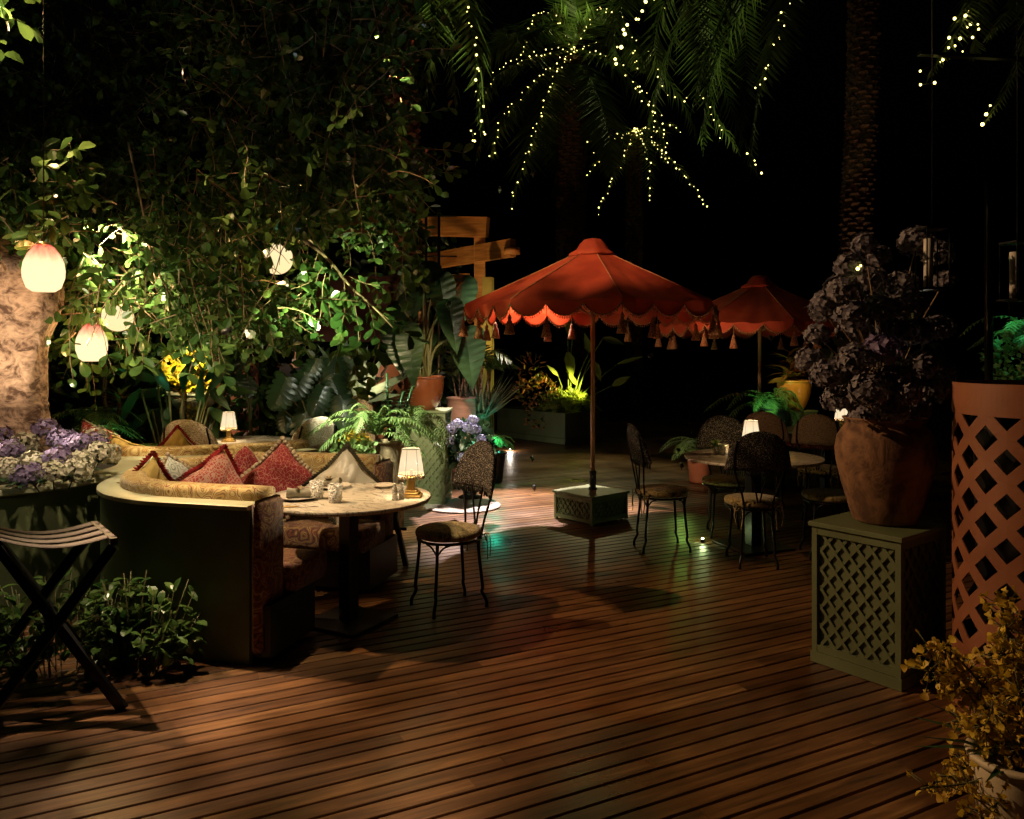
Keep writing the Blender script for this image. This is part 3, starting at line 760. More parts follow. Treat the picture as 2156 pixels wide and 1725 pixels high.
# ------------------------------------------------------------------ tableware
def plate(label,x,y,r=.13):
    t=thing('plate',label,'plate',(x,y,zt),0,'china plates')
    MB().lathe([(r*.55,.001),(r*.6,.004),(r*.98,.016),(r,.018),(r*.97,.0185),(r*.66,.008),(0.001,.007)],40).build('dish',M['china'],t)
    d=MB()
    for k in range(9):
        A=k*.7; d.blob((r*.83*cos(A),r*.83*sin(A),.0145),(.009,.004,.0012),6,4,M=Matrix.Rotation(A,3,'Z'))
    d.build('rim_motif',M['linen'],t)
pa=G(622,1050,zt); pb=G(700,1027,zt); pc=G(808,1026,zt)
plate('large plate with rolled napkin at the banquette end of the table',pa.x+.02,pa.y)
plate('plate with napkin roll behind the two cut glasses',pb.x,pb.y,.12)
plate('small empty plate beside the fringed lamp',pc.x,pc.y,.075)
def napkin(label,x,y,rz):
    t=thing('napkin_roll',label,'napkin',(x,y,zt+.032),rz,'rolled napkins')
    pts=[]; mb=MB()
    mb.tube([(-.075,0,.006),(-.03,0,.002),(0,0,0),(.03,0,.002),(.075,0,.006)],[.03,.026,.02,.026,.03],14,cap=False)
    mb.tube([(-.07,0,.003),(.07,0,.003)],.018,10); mb.build('cloth',M['linen'],t)
    f=MB()
    for k in range(26):
        A=R.uniform(0,6.28); e=R.uniform(.2,1.2); f.leaf((0,0,.018),(cos(A)*cos(e),sin(A)*cos(e),sin(e)),(0,0,1),.032,.012,m=0)
    f.build('leaf_ring',M['log'],t)
napkin('rolled grey napkin on the large plate',pa.x+.03,pa.y-.01,.15)
napkin('rolled grey napkin behind the cut glasses',pb.x-.02,pb.y,-.2)
def tumbler(label,loc,r=.041,h=.105,g='cut glass tumblers'):
    t=thing('glass_tumbler',label,'glass',loc,0,g)
    MB().lathe([(r*.86,0),(r*.9,.006),(r,h),(r-.003,h),(r*.84,.012),(.001,.011)],28,f=lambda A,z:1+.03*abs(sin(A*7))).build('cup',M['glass'],t)
for px,py,lab in ((667,1050,'cut glass tumbler, the one nearer the banquette end'),(706,1058,'cut glass tumbler on the lamp side of its twin')):
    q=G(px,py,zt); tumbler(lab,(q.x,q.y,zt))
q=G(1524,955,zt); tumbler('glowing cut glass on the farther table, left of its lamp',(q.x-.02,q.y-.05,zt),.045,.085)
t=thing('crystal_cruet','pair of cut crystal cruets beside the brass lamp base','cruet',tuple(G(838,1053,zt)))
for dx,dy in((-.018,0),(.016,.03)):
    MB().lathe([(.018,0),(.02,.01),(.016,.03),(.021,.045),(.014,.06),(.018,.072),(.008,.08),(.012,.09),(.003,.098)],14,(dx,dy,0),f=lambda A,z:1+.06*sin(A*5)).build('cruet_body',M['glass'],t)
t=thing('knife','knife lying at the front edge of the nearer marble table','knife',tuple(G(622,1068,zt)+V((.02,0,0))),radians(6))
MB().box((-.05,0,.004),(.09,.014,.006),bev=.002).build('handle',M['brass'],t); MB().box((.05,0,.0035),(.11,.016,.002)).build('blade',M['china'],t)
t=thing('posy_vase','little leafy posy on the farther table','vase',(1.72,6.62,zt))
MB().lathe([(.02,0),(.03,.02),(.02,.06),(.024,.065)],14).build('vase',M['glass'],t)
f=MB()
for k in range(26):
    A=R.uniform(0,6.28); e=R.uniform(0,1.4); f.leaf((0,0,.06),(cos(A)*cos(e),sin(A)*cos(e),sin(e)),(0,0,1),.07,.03)
f.build('foliage',M['fern'],t)

# ------------------------------------------------------------------ tray stand
ts=thing('tray_stand','dark folding tray stand with tan sagging straps above the leafy shrub','tray stand',(0,0,0))
A0,A1=G(197,1104,.76),G(240,1141,.76); B0=A0+V((-.50,-.05,0)); B1=A1+V((-.50,-.05,0))
MB().bar(A0,A1,.03,.03).bar(B0,B1,.03,.03).build('top_rail',M['black'],ts,smooth=False,W=True)
for a,b in ((A0,B0),(A1,B1)):
    MB().bar(a+V((0,0,-.02)),V((b.x-.03,b.y,0)),.022,.045,up=(1,0,0)).build('leg',M['black'],ts,smooth=False)
for a,b in ((A0,B0),(A1,B1)):
    MB().bar(b+V((0,.025,-.02)),V((a.x+.03,a.y+.025,0)),.022,.045,up=(1,0,0)).build('leg',M['black'],ts,smooth=False)
for k in range(4):
    f=(k+.4)/4; a=A0.lerp(A1,f); b=B0.lerp(B1,f); mb=MB(); vs=[];fs=[]
    dv=(A1-A0).normalized()*.036
    for i in range(17):
        u=-.03+1.06*i/16; p=b.lerp(a,u); s_=-.045*sin(pi*min(max(u,0),1))+.018
        for th in (0,-.004): vs+= [p-dv+V((0,0,s_+th)),p+dv+V((0,0,s_+th))]
    for i in range(16):
        c=i*4; fs+=[(c,c+4,c+5,c+1),(c+2,c+3,c+7,c+6),(c,c+2,c+6,c+4),(c+1,c+5,c+7,c+3)]
    mb.add(vs,fs).build('strap',M['strap'],ts)

fs_=thing('folding_stand','dark wooden folding stand behind the nearer marble table','stand',(-.86,5.95,0))
for x0,x1 in ((.06,-.06),(-.12,-.0)):
    MB().bar((x0,-.03,0),(x1,.0,.50),.03,.035).build('leg',M['black'],fs_,smooth=False)
MB().bar((-.07,.02,.27),(.06,-.0,.27),.02,.02).build('crossbar',M['black'],fs_,smooth=False)
MB().box((-.03,.0,.52),(.22,.20,.03),bev=.004).build('top_board',M['black'],fs_,smooth=False)

# ------------------------------------------------------------------ terracotta lattice cylinders
def screen(label,loc,Rd=.38,H=1.47,N=13,rz=0,zb=.30,zt_=1.33):
    t=thing('lattice_cylinder',label,'planter screen',loc,rz,'terracotta lattice cylinders')
    mb=MB(); rows=int(round((zt_-zb)/.098)); dz=(zt_-zb)/rows; da=pi/N
    def pt(a,z): return V((Rd*cos(a),Rd*sin(a),z))
    hs=.60
    for i in range(2*N):
        for j in range(0,rows+1):
            if (i+j)%2: continue
            ca=i*da; cz=zb+j*dz
            up=j<rows; dn=j>0
            o4=[(ca+da,cz),(ca,cz+dz),(ca-da,cz),(ca,cz-dz)]
            i4=[(ca+(a-ca)*hs,cz+(z-cz)*hs) for a,z in o4]
            for k in range(4):
                k2=(k+1)%4
                if (k in(0,1)) and not up: continue
                if (k in(2,3)) and not dn: continue
                S_=3
                vs=[];fs=[]
                for s_ in range(S_+1):
                    q=s_/S_; vs.append(pt(o4[k][0]+(o4[k2][0]-o4[k][0])*q,o4[k][1]+(o4[k2][1]-o4[k][1])*q)); vs.append(pt(i4[k][0]+(i4[k2][0]-i4[k][0])*q,i4[k][1]+(i4[k2][1]-i4[k][1])*q))
                for s_ in range(S_): fs.append((2*s_,2*s_+2,2*s_+3,2*s_+1))
                mb.add(vs,fs)
    # solid half diamonds are open at rim rows; close with bands
    for z0,z1 in ((zt_,H),(0.0,zb)):
        vs=[];fs=[]; n=2*N*4
        for k in range(n): vs+= [pt(k*2*pi/n,z0),pt(k*2*pi/n,(z0+z1)/2),pt(k*2*pi/n,z1)]
        for k in range(n):
            q=(k+1)%n; fs+=[(3*k,3*q,3*q+1,3*k+1),(3*k+1,3*q+1,3*q+2,3*k+2)]
        mb.add(vs,fs)
    o=mb.build('lattice_shell',M['terra'],t,smooth=False)
    md=o.modifiers.new('thickness','SOLIDIFY'); md.thickness=.006; md.offset=-1
    MB().lathe([(Rd*.72,.02),(Rd*.78,H-.25),(Rd*.83,H-.06),(Rd*.79,H-.05),(.01,H-.1)],24).build('inner_pot',M['black'],t)
    return t
sc1=screen('tall terracotta lattice cylinder standing right beside the olive plinth',(2.40,3.50,0),rz=radians(5))
dup(sc1,(-1.62,9.35,0),.4,'terracotta lattice cylinder just left of the shiny brown pot')
dup(sc1,(-3.95,11.0,0),.2,'dim terracotta lattice cylinder behind the plain dark side chair')
dup(sc1,(-4.35,11.9,0),.5,'terracotta lattice cylinder catching amber light beside the yellow orchids')

# ------------------------------------------------------------------ pergola
pg=thing('pergola','timber pergola corner with two beams above the big dark leaves','pergola',(0,0,0))
def beam(a,b,w,h,name='beam'):
    a=V(a);b=V(b); mb=MB().bar(a,b,w,h); mb.build(name,M['beam'],pg,smooth=False)
beam(P(1010,462,12.2),V((-.5,12.2,0)),.17,.17,'post')
beam(P(1027,479,12.0),P(700,472,12.9),.14,.30)
beam(P(1080,522,11.6),P(840,562,13.6),.12,.26)
beam(P(985,585,12.6),P(780,600,14.6),.08,.14,'rafter')
MB().lathe([(.12,-.05),(.12,.05)],20).build('beam_end',M['beam'],pg).location=(.0,11.6,3.12)
gp=thing('green_post','green painted timber post left of the nearer orange umbrella','post',tuple(V((-.36,11.5,0))))
MB().box((0,0,1.36),(.15,.15,2.72),bev=.005).box((.085,0,1.36),(.018,.10,2.70)).build('post_shaft',pm('olive_post',(.30,.27,.07),(.2,.19,.05),sc=5,rough=.6,aniso=(1,1,.4)),gp,smooth=False)
tr=thing('metal_trellis','black metal ladder trellis in front of the pergola beam','trellis',(0,0,0))
for px in (897,924): MB().tube([P(px,440,10.8),P(px,950,10.8)],.02,6).build('upright',M['iron'],tr)
for py in (455,540,640,740): MB().tube([P(885,py,10.8),P(962,py,10.8)],.01,6).build('rung',M['iron'],tr)
rb=thing('red_kiosk','dark red panelled kiosk glimpsed between the branches','kiosk',(-2.6,13.2,0))
MB().box((0,0,2.35),(1.5,.1,1.1)).build('panel',M['darkred'],rb,smooth=False)
for sx in(-.78,.78): MB().box((sx,0,1.6),(.06,.14,3.2)).build('post',M['iron'],rb,smooth=False)
MB().box((0,0,2.93),(1.7,.2,.05)).build('lintel',M['iron'],rb,smooth=False)

# ------------------------------------------------------------------ lanterns, poles at right
def candle_lantern(label,loc):
    t=thing('hanging_lantern',label,'lantern',loc,0,'black hanging lanterns')
    MB().box((0,0,0),(.14,.14,.012),bev=.003).build('tray',M['iron'],t,smooth=False); MB().box((0,0,.30),(.12,.12,.012),bev=.003).build('roof_plate',M['iron'],t,smooth=False)
    for sx in(-1,1):
        for sy in(-1,1): MB().tube([(sx*.055,sy*.055,0),(sx*.055,sy*.055,.30)],.004,5).build('bar',M['iron'],t)
    MB().tube([(-.02,0,.01),(-.02,0,.25)],.022,12).build('candle',M['china'],t)
    MB().tube([(0,0,.30),(0,0,2.4)],.003,5).build('chain',M['iron'],t)
    tt=MB()
    for sx in(-1,1): tt.tube([(sx*.05,0,0),(sx*.05,0,-.12)],.003,4)
    tt.build('pendants',M['iron'],t)
    return t
cl=candle_lantern('black hanging lantern in front of the tall faded hydrangea head',tuple(P(1963,609,3.9)))
dup(cl,tuple(P(2142,632,4.1)),.2,'black hanging lantern above the terracotta lattice cylinder')
pl_=thing('lamp_post','slim black post with glinting edge behind the lattice cylinder','post',(3.62,5.95,0))
MB().tube([(0,0,0),(0,0,2.9)],.03,10).box((0,0,.02),(.22,.22,.04)).build('shaft',pm('gloss_black',(.02,.02,.02),rough=.12,metal=.6),pl_,sharp=40)

# ------------------------------------------------------------------ jars and pots
def pot(mb,r0,r1,h,lip=.02,belly=0):
    pr=[(r0*.9,0),(r0,.01)]
    for i in range(1,9):
        q=i/9; pr.append((r0+(r1-r0)*q+belly*sin(pi*q),h*q))
    pr+=[(r1,h-lip*1.2),(r1+lip*.7,h-lip),(r1+lip*.8,h-.004),(r1+lip*.5,h),(r1-.012,h),(r1-.03,h*.85),(.01,h*.82)]
    return mb.lathe(pr,44)
jar=thing('clay_jar','big rough clay jar holding faded hydrangeas on the olive plinth','jar',(1.935,4.07,.7305))
MB().lathe([(.135,0),(.155,.012),(.175,.08),(.212,.20),(.24,.32),(.243,.38),(.232,.44),(.20,.49),(.185,.515),(.20,.53),(.205,.54),(.185,.54),(.165,.5),(.01,.45)],56,f=lambda A,z:1+.008*sin(3*A+z*9)).build('jar_body',M['jar'],jar)
# ------------------------------------------------------------------ plant pieces
ROUND=((0,.15),(.25,.62),(.55,1),(.82,.85),(1,.0))
LANCE=((0,.25),(.3,.9),(.6,.8),(1,0))
HEART=((0,.35),(.08,.85),(.28,1),(.6,.72),(.85,.3),(1,.0))
def sph(): 
    a=R.uniform(0,2*pi); z=R.uniform(-1,1); r=sqrt(1-z*z); return V((r*cos(a),r*sin(a),z))
def frond(mb, pts, LL, n, W=.02, ang=.75, droop=.5, taper=True, stem=.008, n2=3, jit=.12, m=0, base=.06):
    c,L=resample(catmull(pts,6),n)
    mb.tube(c[::max(1,n//12)]+[c[-1]],[stem*(1-.8*i/(len(c[::max(1,n//12)]))) for i in range(len(c[::max(1,n//12)])+1)],4,m=m)
    for i in range(n):
        q=i/(n-1)
        if q<base: continue
        t=(c[min(i+1,n-1)]-c[max(i-1,0)]).normalized()
        sd=t.cross(V((0,0,1)))
        sd=sd.normalized() if sd.length>1e-3 else V((1,0,0))
        up=sd.cross(t)
        l=LL*(sin(pi*min(1,q*.9+.12))**.6 if taper else 1)*R.uniform(.85,1.1)
        a=ang+.35*q
        for s_ in (-1,1):
            d=(sd*s_*cos(a)+t*sin(a)+up*R.uniform(-jit,jit*1.6)-V((0,0,droop*.35))).normalized()
            mb.leaf(c[i],d,up,l,W,prof=((0,.5),(.35,1),(1,0)),droop=droop*.45,fold=.3,m=m)
def fern(mb,c,n,L,LL,m=0,up=.8,spread=1,rz=None):
    c=V(c)
    for k in range(n):
        A=2*pi*k/n+R.uniform(-.3,.3); e=R.uniform(.35,1.25)*up; l=L*R.uniform(.7,1.1)
        d=V((cos(A),sin(A),0))*spread
        p=[c, c+d*l*.25*cos(e)+V((0,0,l*.42*sin(e)+.03)), c+d*l*.6+V((0,0,l*.50*sin(e))), c+d*l*.95+V((0,0,l*(.50*sin(e)-.28)))]
        frond(mb,p,LL,22,W=.018,droop=.35,stem=.004,m=m,ang=.35)
def bigleaf(mb,ms,c,A,h,L,W,lean=.25,face_=None,lobed=False,droop=.35):
    c=V(c); d=V((cos(A),sin(A),0)); top=c+d*h*lean+V((0,0,h))
    ms.tube(catmull([c,c+d*h*lean*.3+V((0,0,h*.55)),top],4),[.012]*8+[.007],5)
    dd=(d*R.uniform(.5,.9)-V((0,0,R.uniform(.5,1.1)))).normalized() if face_ is None else V(face_).normalized()
    upv=(d*.7+V((0,0,.8)))
    if lobed:
        # split leaf: a midrib strip with finger lobes
        sd=dd.cross(upv.normalized()).normalized(); u=sd.cross(dd)
        n=7
        for i in range(n):
            q=i/(n-1); p=top+dd*(L*(q*.92-.05)); w=W*.55*(sin(pi*(q*.72+.2)))
            for s_ in(-1,1):
                mb.leaf(p,sd*s_+dd*(.25+.8*q),u,w,L*.17,prof=((0,.9),(.5,1),(.85,.8),(1,.1)),droop=.25,fold=.05)
        mb.leaf(top-dd*L*.1,dd,u,L*1.05,W*.28,prof=HEART,droop=.05,fold=.1)
    else:
        mb.leaf(top-dd*L*.12,dd,upv,L,W,prof=HEART,droop=droop,fold=.22,wave=.02)
def bush(mb,c,r,n,L=.05,W=.03,prof=ROUND,m=0):
    c=V(c)
    for _ in range(n):
        p=sph(); q=R.uniform(.45,1)**.5; v=V((p.x*r[0],p.y*r[1],p.z*r[2]))*q+c
        d=(p*.7+sph()*.8+V((0,0,.25))).normalized()
        mb.leaf(v,d,sph(),L*R.uniform(.6,1.2),W*R.uniform(.7,1.2),prof=prof,droop=R.uniform(0,.5),m=m)
def hyd_head(mb,c,r,n,pl0,flat=.85,m=0):
    c=V(c)
    for k in range(n):
        z=1-2*(k+.5)/n*.86; a=k*2.39996; q=sqrt(max(0,1-z*z))
        d=V((q*cos(a),q*sin(a),z)); d=(d+sph()*.16).normalized()
        p=c+V((d.x*r,d.y*r,d.z*r*flat))*R.uniform(.8,1.1)
        u=d.orthogonal().normalized(); u=Quaternion(d,R.uniform(0,6))@u; w=d.cross(u)
        pl=pl0*R.uniform(.65,1.3)
        for i in range(4):
            e=(u,w,-u,-w)[i]; f=(w,-u,-w,u)[i]
            e2=(e+f).normalized()
            mb.add([p,p+(e*.9+d*.15)*pl*.8,p+e2*pl*1.25+d*pl*R.uniform(.1,.5),p+(f*.9+d*.15)*pl*.8],[(0,1,2,3)],m)
HEARTR=[]
for i in range(19):
    q=i/18
    for (a_,b_) in zip(HEART,HEART[1:]):
        if a_[0]<=q<=b_[0]: HEARTR.append((q,a_[1]+(b_[1]-a_[1])*(q-a_[0])/(b_[0]-a_[0]))); break
def thing_mesh(name,label,cat,loc=(0,0,0),group=None): return thing(name,label,cat,loc,0,group)

# ------------------------------------------------------------------ faded hydrangea bouquet
bo=thing('hydrangea_bouquet','huge loose bouquet of faded violet hydrangeas rising from the clay jar','bouquet',(1.93,4.08,1.26))
stm=MB(); lf=MB()
heads=[(1820,515,4.0,.075,'b'),(1850,540,4.1,.07,'b'),(1790,560,3.9,.085,'b'),(1775,610,3.85,.10,'b'),(1830,590,4.1,.10,'b'),(1740,640,3.95,.09,'b'),
 (1735,655,4.2,.09,'b'),(1795,665,3.85,.10,'b'),(1850,650,3.9,.10,'b'),(1930,510,4.0,.10,'b'),(1975,535,4.15,.09,'b'),(1900,600,4.05,.10,'b'),(1915,640,3.9,.10,'b'),
 (1705,760,4.0,.085,'b'),(1745,790,3.85,.10,'b'),(1800,760,3.8,.11,'b'),(1860,735,3.8,.10,'p'),(1930,700,3.95,.10,'b'),(1975,690,4.1,.09,'b'),(1770,840,3.9,.10,'b'),
 (1830,820,3.75,.11,'b'),(1880,800,3.8,.10,'b'),(1940,770,4.0,.10,'b'),(1965,820,4.05,.10,'b'),(1880,860,3.85,.10,'b'),(1800,700,4.1,.10,'b'),(1990,590,4.2,.06,'b'),(1820,880,4.05,.09,'b'),(1985,780,4.2,.08,'b'),(1925,860,4.1,.09,'b'),(1880,690,4.0,.09,'b'),(1720,705,4.1,.07,'b'),(1850,770,4.2,.10,'b'),(1910,830,3.7,.07,'b')]
for (px,py,Y,r,t_) in heads:
    c=P(px,py,Y)-V(bo.location)
    h=MB(); hyd_head(h,c,r*.84,int(900*r+8),.0195,m=0)
    h.build('flower_head',M['hyp'] if t_=='p' else M['hyb'],bo)
    stm.tube(catmull([V((R.uniform(-.08,.08),R.uniform(-.08,.08),-.12)),V((c.x*.35,c.y*.5,c.z*.45)),c],5),.004,4)
for _ in range(34):
    p=V((R.uniform(-.30,.16),R.uniform(-.2,.2),R.uniform(0,.75)))
    lf.leaf(p,sph()+V((0,-.2,0)),sph(),R.uniform(.09,.15),R.uniform(.05,.08),prof=HEART)
stm.build('stems',M['twig'],bo); lf.build('leaves',pm('hydrangea_leaf',(.14,.17,.06),(.05,.06,.03),sc=5,rough=.5,transl=.2,island=True),bo)

# ------------------------------------------------------------------ orchids, front right
po=thing('flower_pot','cream pot of yellow orchids in the lower right corner','pot',(1.68,2.60,0))
pot(MB(),.10,.14,.27,belly=.015).build('pot_body',M['cream'],po)
oc=thing('orchid_plant','bushy yellow dancing orchid at the foot of the terracotta lattice cylinder','orchid',(1.68,2.60,.22))
def orchid(root,n,H,spread,fl,pt=.016,mat='ora',lean=(0,0)):
    for k in range(n):
        A=R.uniform(0,2*pi); e=R.uniform(.15,1)
        st=MB(); d=V((cos(A)*spread*e+lean[0]*e,sin(A)*spread*e*.8+lean[1]*e,0)); h=H*R.uniform(.6,1.05)*(1-.35*e)
        c=catmull([V((0,0,0)),d*.25+V((0,0,h*.5)),d*.7+V((0,0,h*.9)),d*1.05+V((0,0,h))],6)
        st.tube(c,[.004]*(len(c)-1)+[.002],4,m=0)
        for _ in range(fl):
            q=R.uniform(.35,1); b=c[int(q*(len(c)-1))]
            off=sph()*R.uniform(.02,.10)*(1.3-q*.6); p=b+off
            st.tube([b,p],.0018,3,m=0)
            fd=(sph()+V((-.3,-.8,.1))).normalized(); u=Quaternion(fd,R.uniform(0,6))@fd.orthogonal().normalized()
            w=fd.cross(u); s_=pt*R.uniform(.7,1.25)
            st.leaf(p,-w,fd,s_*1.5,s_*2.0,prof=((0,.3),(.45,.8),(.8,1),(1,.5)),droop=.3,m=1)   # broad lip
            for a in (.5,1.25,1.9,2.64):
                st.leaf(p,u*cos(a)+w*sin(a),fd,s_*.9,s_*.55,prof=((0,.4),(.5,1),(1,.1)),m=1)
        st.build('flower_spray',[M['stem'],M[mat]],root)
orchid(oc,26,.58,.36,62,.0135,lean=(-.03,-.02)); orchid(oc,14,.22,.38,56,.0135,lean=(-.05,-.06)); orchid(oc,9,-.10,.26,46,.0135,lean=(-.10,-.10))
lf=MB()
for k in range(22):
    A=R.uniform(0,6.28); lf.leaf((0,0,0),(cos(A),sin(A),R.uniform(.5,2)),(0,0,1),R.uniform(.2,.34),.035,prof=LANCE,droop=.5)
lf.build('leaves',M['leafD'],oc)

# ------------------------------------------------------------------ round planter with hydrangeas and tree
pl=thing('round_planter','large round olive planter with pale rim around the tree trunk','planter',(-3.66,5.32,0))
MB().lathe([(1.06,0),(1.06,.79),(1.02,.79),(1.02,.70),(.01,.70)],72).build('planter_wall',M['green'],pl,sharp=40)
MB().lathe([(1.085,.775),(1.10,.785),(1.10,.81),(1.09,.818),(.90,.818),(.885,.81),(.885,.775)],72,cap=(False,False)).build('rim',M['ledge'],pl,sharp=40)
MB().lathe([(.99,.72),(.9,.77),(.4,.80),(.01,.82)],40,f=lambda A,z:1+.01*sin(A*9),cap=(False,True)).build('soil',M['ground'],pl)
spots=[]
for k,(px,py,Y,t_) in enumerate([(20,960,4.62,'p'),(70,985,4.55,'c'),(15,1000,4.45,'c'),(120,975,4.6,'p'),(170,985,4.62,'c'),(205,965,4.8,'c'),(165,945,4.8,'p'),(95,915,5.0,'p'),(130,935,4.9,'p'),(50,945,4.85,'c'),(200,945,5.0,'p'),(225,965,4.95,'c'),(110,1005,4.4,'c'),(60,1012,4.36,'p'),(160,1000,4.5,'c'),(-20,960,4.7,'c'),(0,930,5.0,'p'),(-60,990,4.6,'p'),(200,930,5.2,'c'),(-80,950,4.9,'c')]):
    spots.append((P(px,py-9,Y+.08),t_))
hp=None
for k,(c,t_) in enumerate(spots):
    if k%4==0:
        nm_=k//4
        lab=['hydrangea clump with violet and cream heads at the left picture edge','hydrangea clump spilling over the planter rim by the banquette','violet hydrangea clump against the tree trunk','low cream hydrangea clump at the front of the round planter','hydrangea clump partly cut off by the picture edge'][nm_]
        hp=thing('hydrangea_plant',lab,'hydrangea',(c.x,c.y+.05,.80),0,'hydrangeas in the round planter'); lfm=MB(); lfm_p=hp
    cl_=c-V(hp.location)
    h=MB(); hyd_head(h,cl_,.082,64,.019); h.build('flower_head',M['hyp'] if t_=='p' else M['hyc'],hp)
    for _ in range(9):
        d=sph(); d.z=abs(d.z)*.3; lfm.leaf(cl_-V((0,0,.04))+d*.04,d,(0,0,1),.09,.055,prof=HEART,droop=.15)
    lfm.tube([cl_,cl_*.6-V((0,0,.06))],.004,4)
    if k%4==3: lfm.build('leaves',M['leafD'],hp)

tree=thing('ficus_tree','leafy tree with pale rough trunk, crown arching over the banquettes','tree',(-3.42,5.3,.72))
T0=V(tree.location)
trk=MB()
def fj(A,z): return 1+.06*sin(3*A+z*2)+.035*sin(5*A-z*5)
path=catmull([V((-3.40,5.3,.70)),V((-3.36,5.3,1.1)),V((-3.375,5.3,1.5)),V((-3.36,5.3,1.95)),V((-3.44,5.34,2.3)),V((-3.72,5.4,2.75)),V((-4.15,5.5,3.3)),V((-4.6,5.6,3.9))],30)
vs=[];fs=[];n=72
from mathutils import noise as NZ
rad=lambda z: (.195 if z<2.0 else max(.11,.195-.06*(z-2)))+.10*math.exp(-(z-.7)*7)+.10*math.exp(-((z-2.02)/.26)**2)
for p in path:
    for j in range(n):
        A=2*pi*j/n; r=rad(p.z)*fj(A,p.z)*(1+.06*NZ.fractal(V((3*cos(A),3*sin(A),p.z*4)),1.0,2.0,4)+(.035 if (p.z%.31)<.02 else 0)+.12*max(0,NZ.noise(V((1.6*cos(A),1.6*sin(A),p.z*2.6+3)))))
        vs.append(V((p.x+r*cos(A),p.y+r*sin(A),p.z))-T0)
for i in range(len(path)-1):
    for j in range(n):
        q=(j+1)%n; fs.append((i*n+j,i*n+q,(i+1)*n+q,(i+1)*n+j))
trk.add(vs,fs)
limbs=[[(-3.36,5.36,1.66),(-3.75,5.5,2.1),(-4.4,6.0,2.7),(-5.2,6.6,3.6)],[(-3.44,5.3,1.70),(-3.62,5.3,2.1),(-3.8,5.2,2.8),(-4.0,5.0,3.6)],
       [(-3.45,5.36,1.75),(-3.9,5.7,2.2),(-4.7,6.4,2.7),(-5.4,7.4,3.5)]]
for k,l in enumerate(limbs):
    c=catmull([V(p)-T0 for p in l],6); r0=(.15,.20,.15)[k]
    trk.tube(c,[max(.02,r0*(1-.85*i/len(c))) for i in range(len(c))],14)
trk.build('trunk',M['trunk'],tree)
# crown: hanging leafy twigs through the volume the photograph shows
cr=MB(); tw=MB()
def twig(p,d,L,k,ls,mb=cr,mt=tw):
    d=V(d).normalized(); pts=[p]
    for i in range(4):
        d=(d+sph()*.22-V((0,0,.10))).normalized(); pts.append(pts[-1]+d*L/4)
    c,_=resample(pts,k)
    mt.tube([q-T0 for q in pts],[.0045,.004,.0032,.0025,.0015],4)
    for i,q in enumerate(c):
        if i==0: continue
        t=(c[i]-c[i-1]).normalized(); s_=sph(); s_=(s_-t*s_.dot(t)).normalized()
        for sg in (-1,1):
            if R.random()<.18 or pocket(q): continue
            dd=(s_*sg+t*.7+sph()*.35).normalized(); l=ls*R.uniform(.65,1.2)
            mb.leaf(q-T0,dd,V((0,0,1))+sph()*.8,l,l*R.uniform(.58,.78),prof=ROUND,droop=R.uniform(-.1,.4),fold=R.uniform(.02,.2))
def pocket(p):
    k=1650/p.y; px=1078+p.x*k; py=745-(p.z-1.6)*k
    for (x,y,a_,b_,Y) in ((92,568,52,62,4.6),(193,722,40,48,5.75),(240,667,30,34,6.2),(583,547,34,38,6.8)):
        if p.y<Y and (px-x)**2/a_**2+(py-y)**2/b_**2<1 and R.random()<.97: return True
    return False
def crown_bottom(px):    # lower outline of the crown in the photograph
    pts=[(-300,720),(0,700),(60,560),(150,720),(230,790),(330,700),(420,740),(520,690),(600,690),(680,640),(760,620),(820,610),(860,560),(900,520)]
    for a,b in zip(pts,pts[1:]):
        if a[0]<=px<=b[0]: return a[1]+(b[1]-a[1])*(px-a[0])/(b[0]-a[0])
    return 560
cnt=0
while cnt<2300:
    px=R.uniform(-250,850); Y=R.uniform(5.35 if px>150 else 5.0,7.5)
    yb=crown_bottom(px)
    t=R.random()**.62; py=-260+(yb-40+260)*t
    if py>yb-30: continue
    if px>820 and py<60 and R.random()<.6: continue
    p=P(px,py,Y)
    if (p-V((-3.55,4.75,3.8))).length<1.7: continue
    # open pockets so that lamps and the scene behind show through
    if (px-92)**2/110**2+(py-570)**2/75**2<1 and Y<5.5: continue
    if (px-195)**2/50**2+(py-715)**2/60**2<1 and Y<6.0: continue
    if (px-245)**2/45**2+(py-665)**2/45**2<1 and Y<6.3: continue
    if (px-583)**2/60**2+(py-545)**2/60**2<1: continue
    if 625<px<850 and py>440 and R.random()<.88: continue
    if 230<px<560 and py>640 and R.random()<.5: continue
    cnt+=1
    d=sph()*.8+V((.3,-.2,-.6 if py>250 else -.1))
    twig(p,d,R.uniform(.3,.6),R.randint(5,9),.086)
for _ in range(36):   # added front bough, out of view, to dapple the light on the near deck
    p=V((R.uniform(-3.7,-3.15),R.uniform(3.9,4.3),R.uniform(2.75,3.5))); twig(p,sph()+V((0,0,-.3)),R.uniform(.25,.45),6,.11)
for _ in range(30):  # more twigs added near the lamps for dapples
    p=V((R.uniform(-3.2,-2.75),R.uniform(3.85,4.25),R.uniform(3.3,3.85))); twig(p,sph()+V((0,0,-.2)),R.uniform(.2,.4),6,.10)
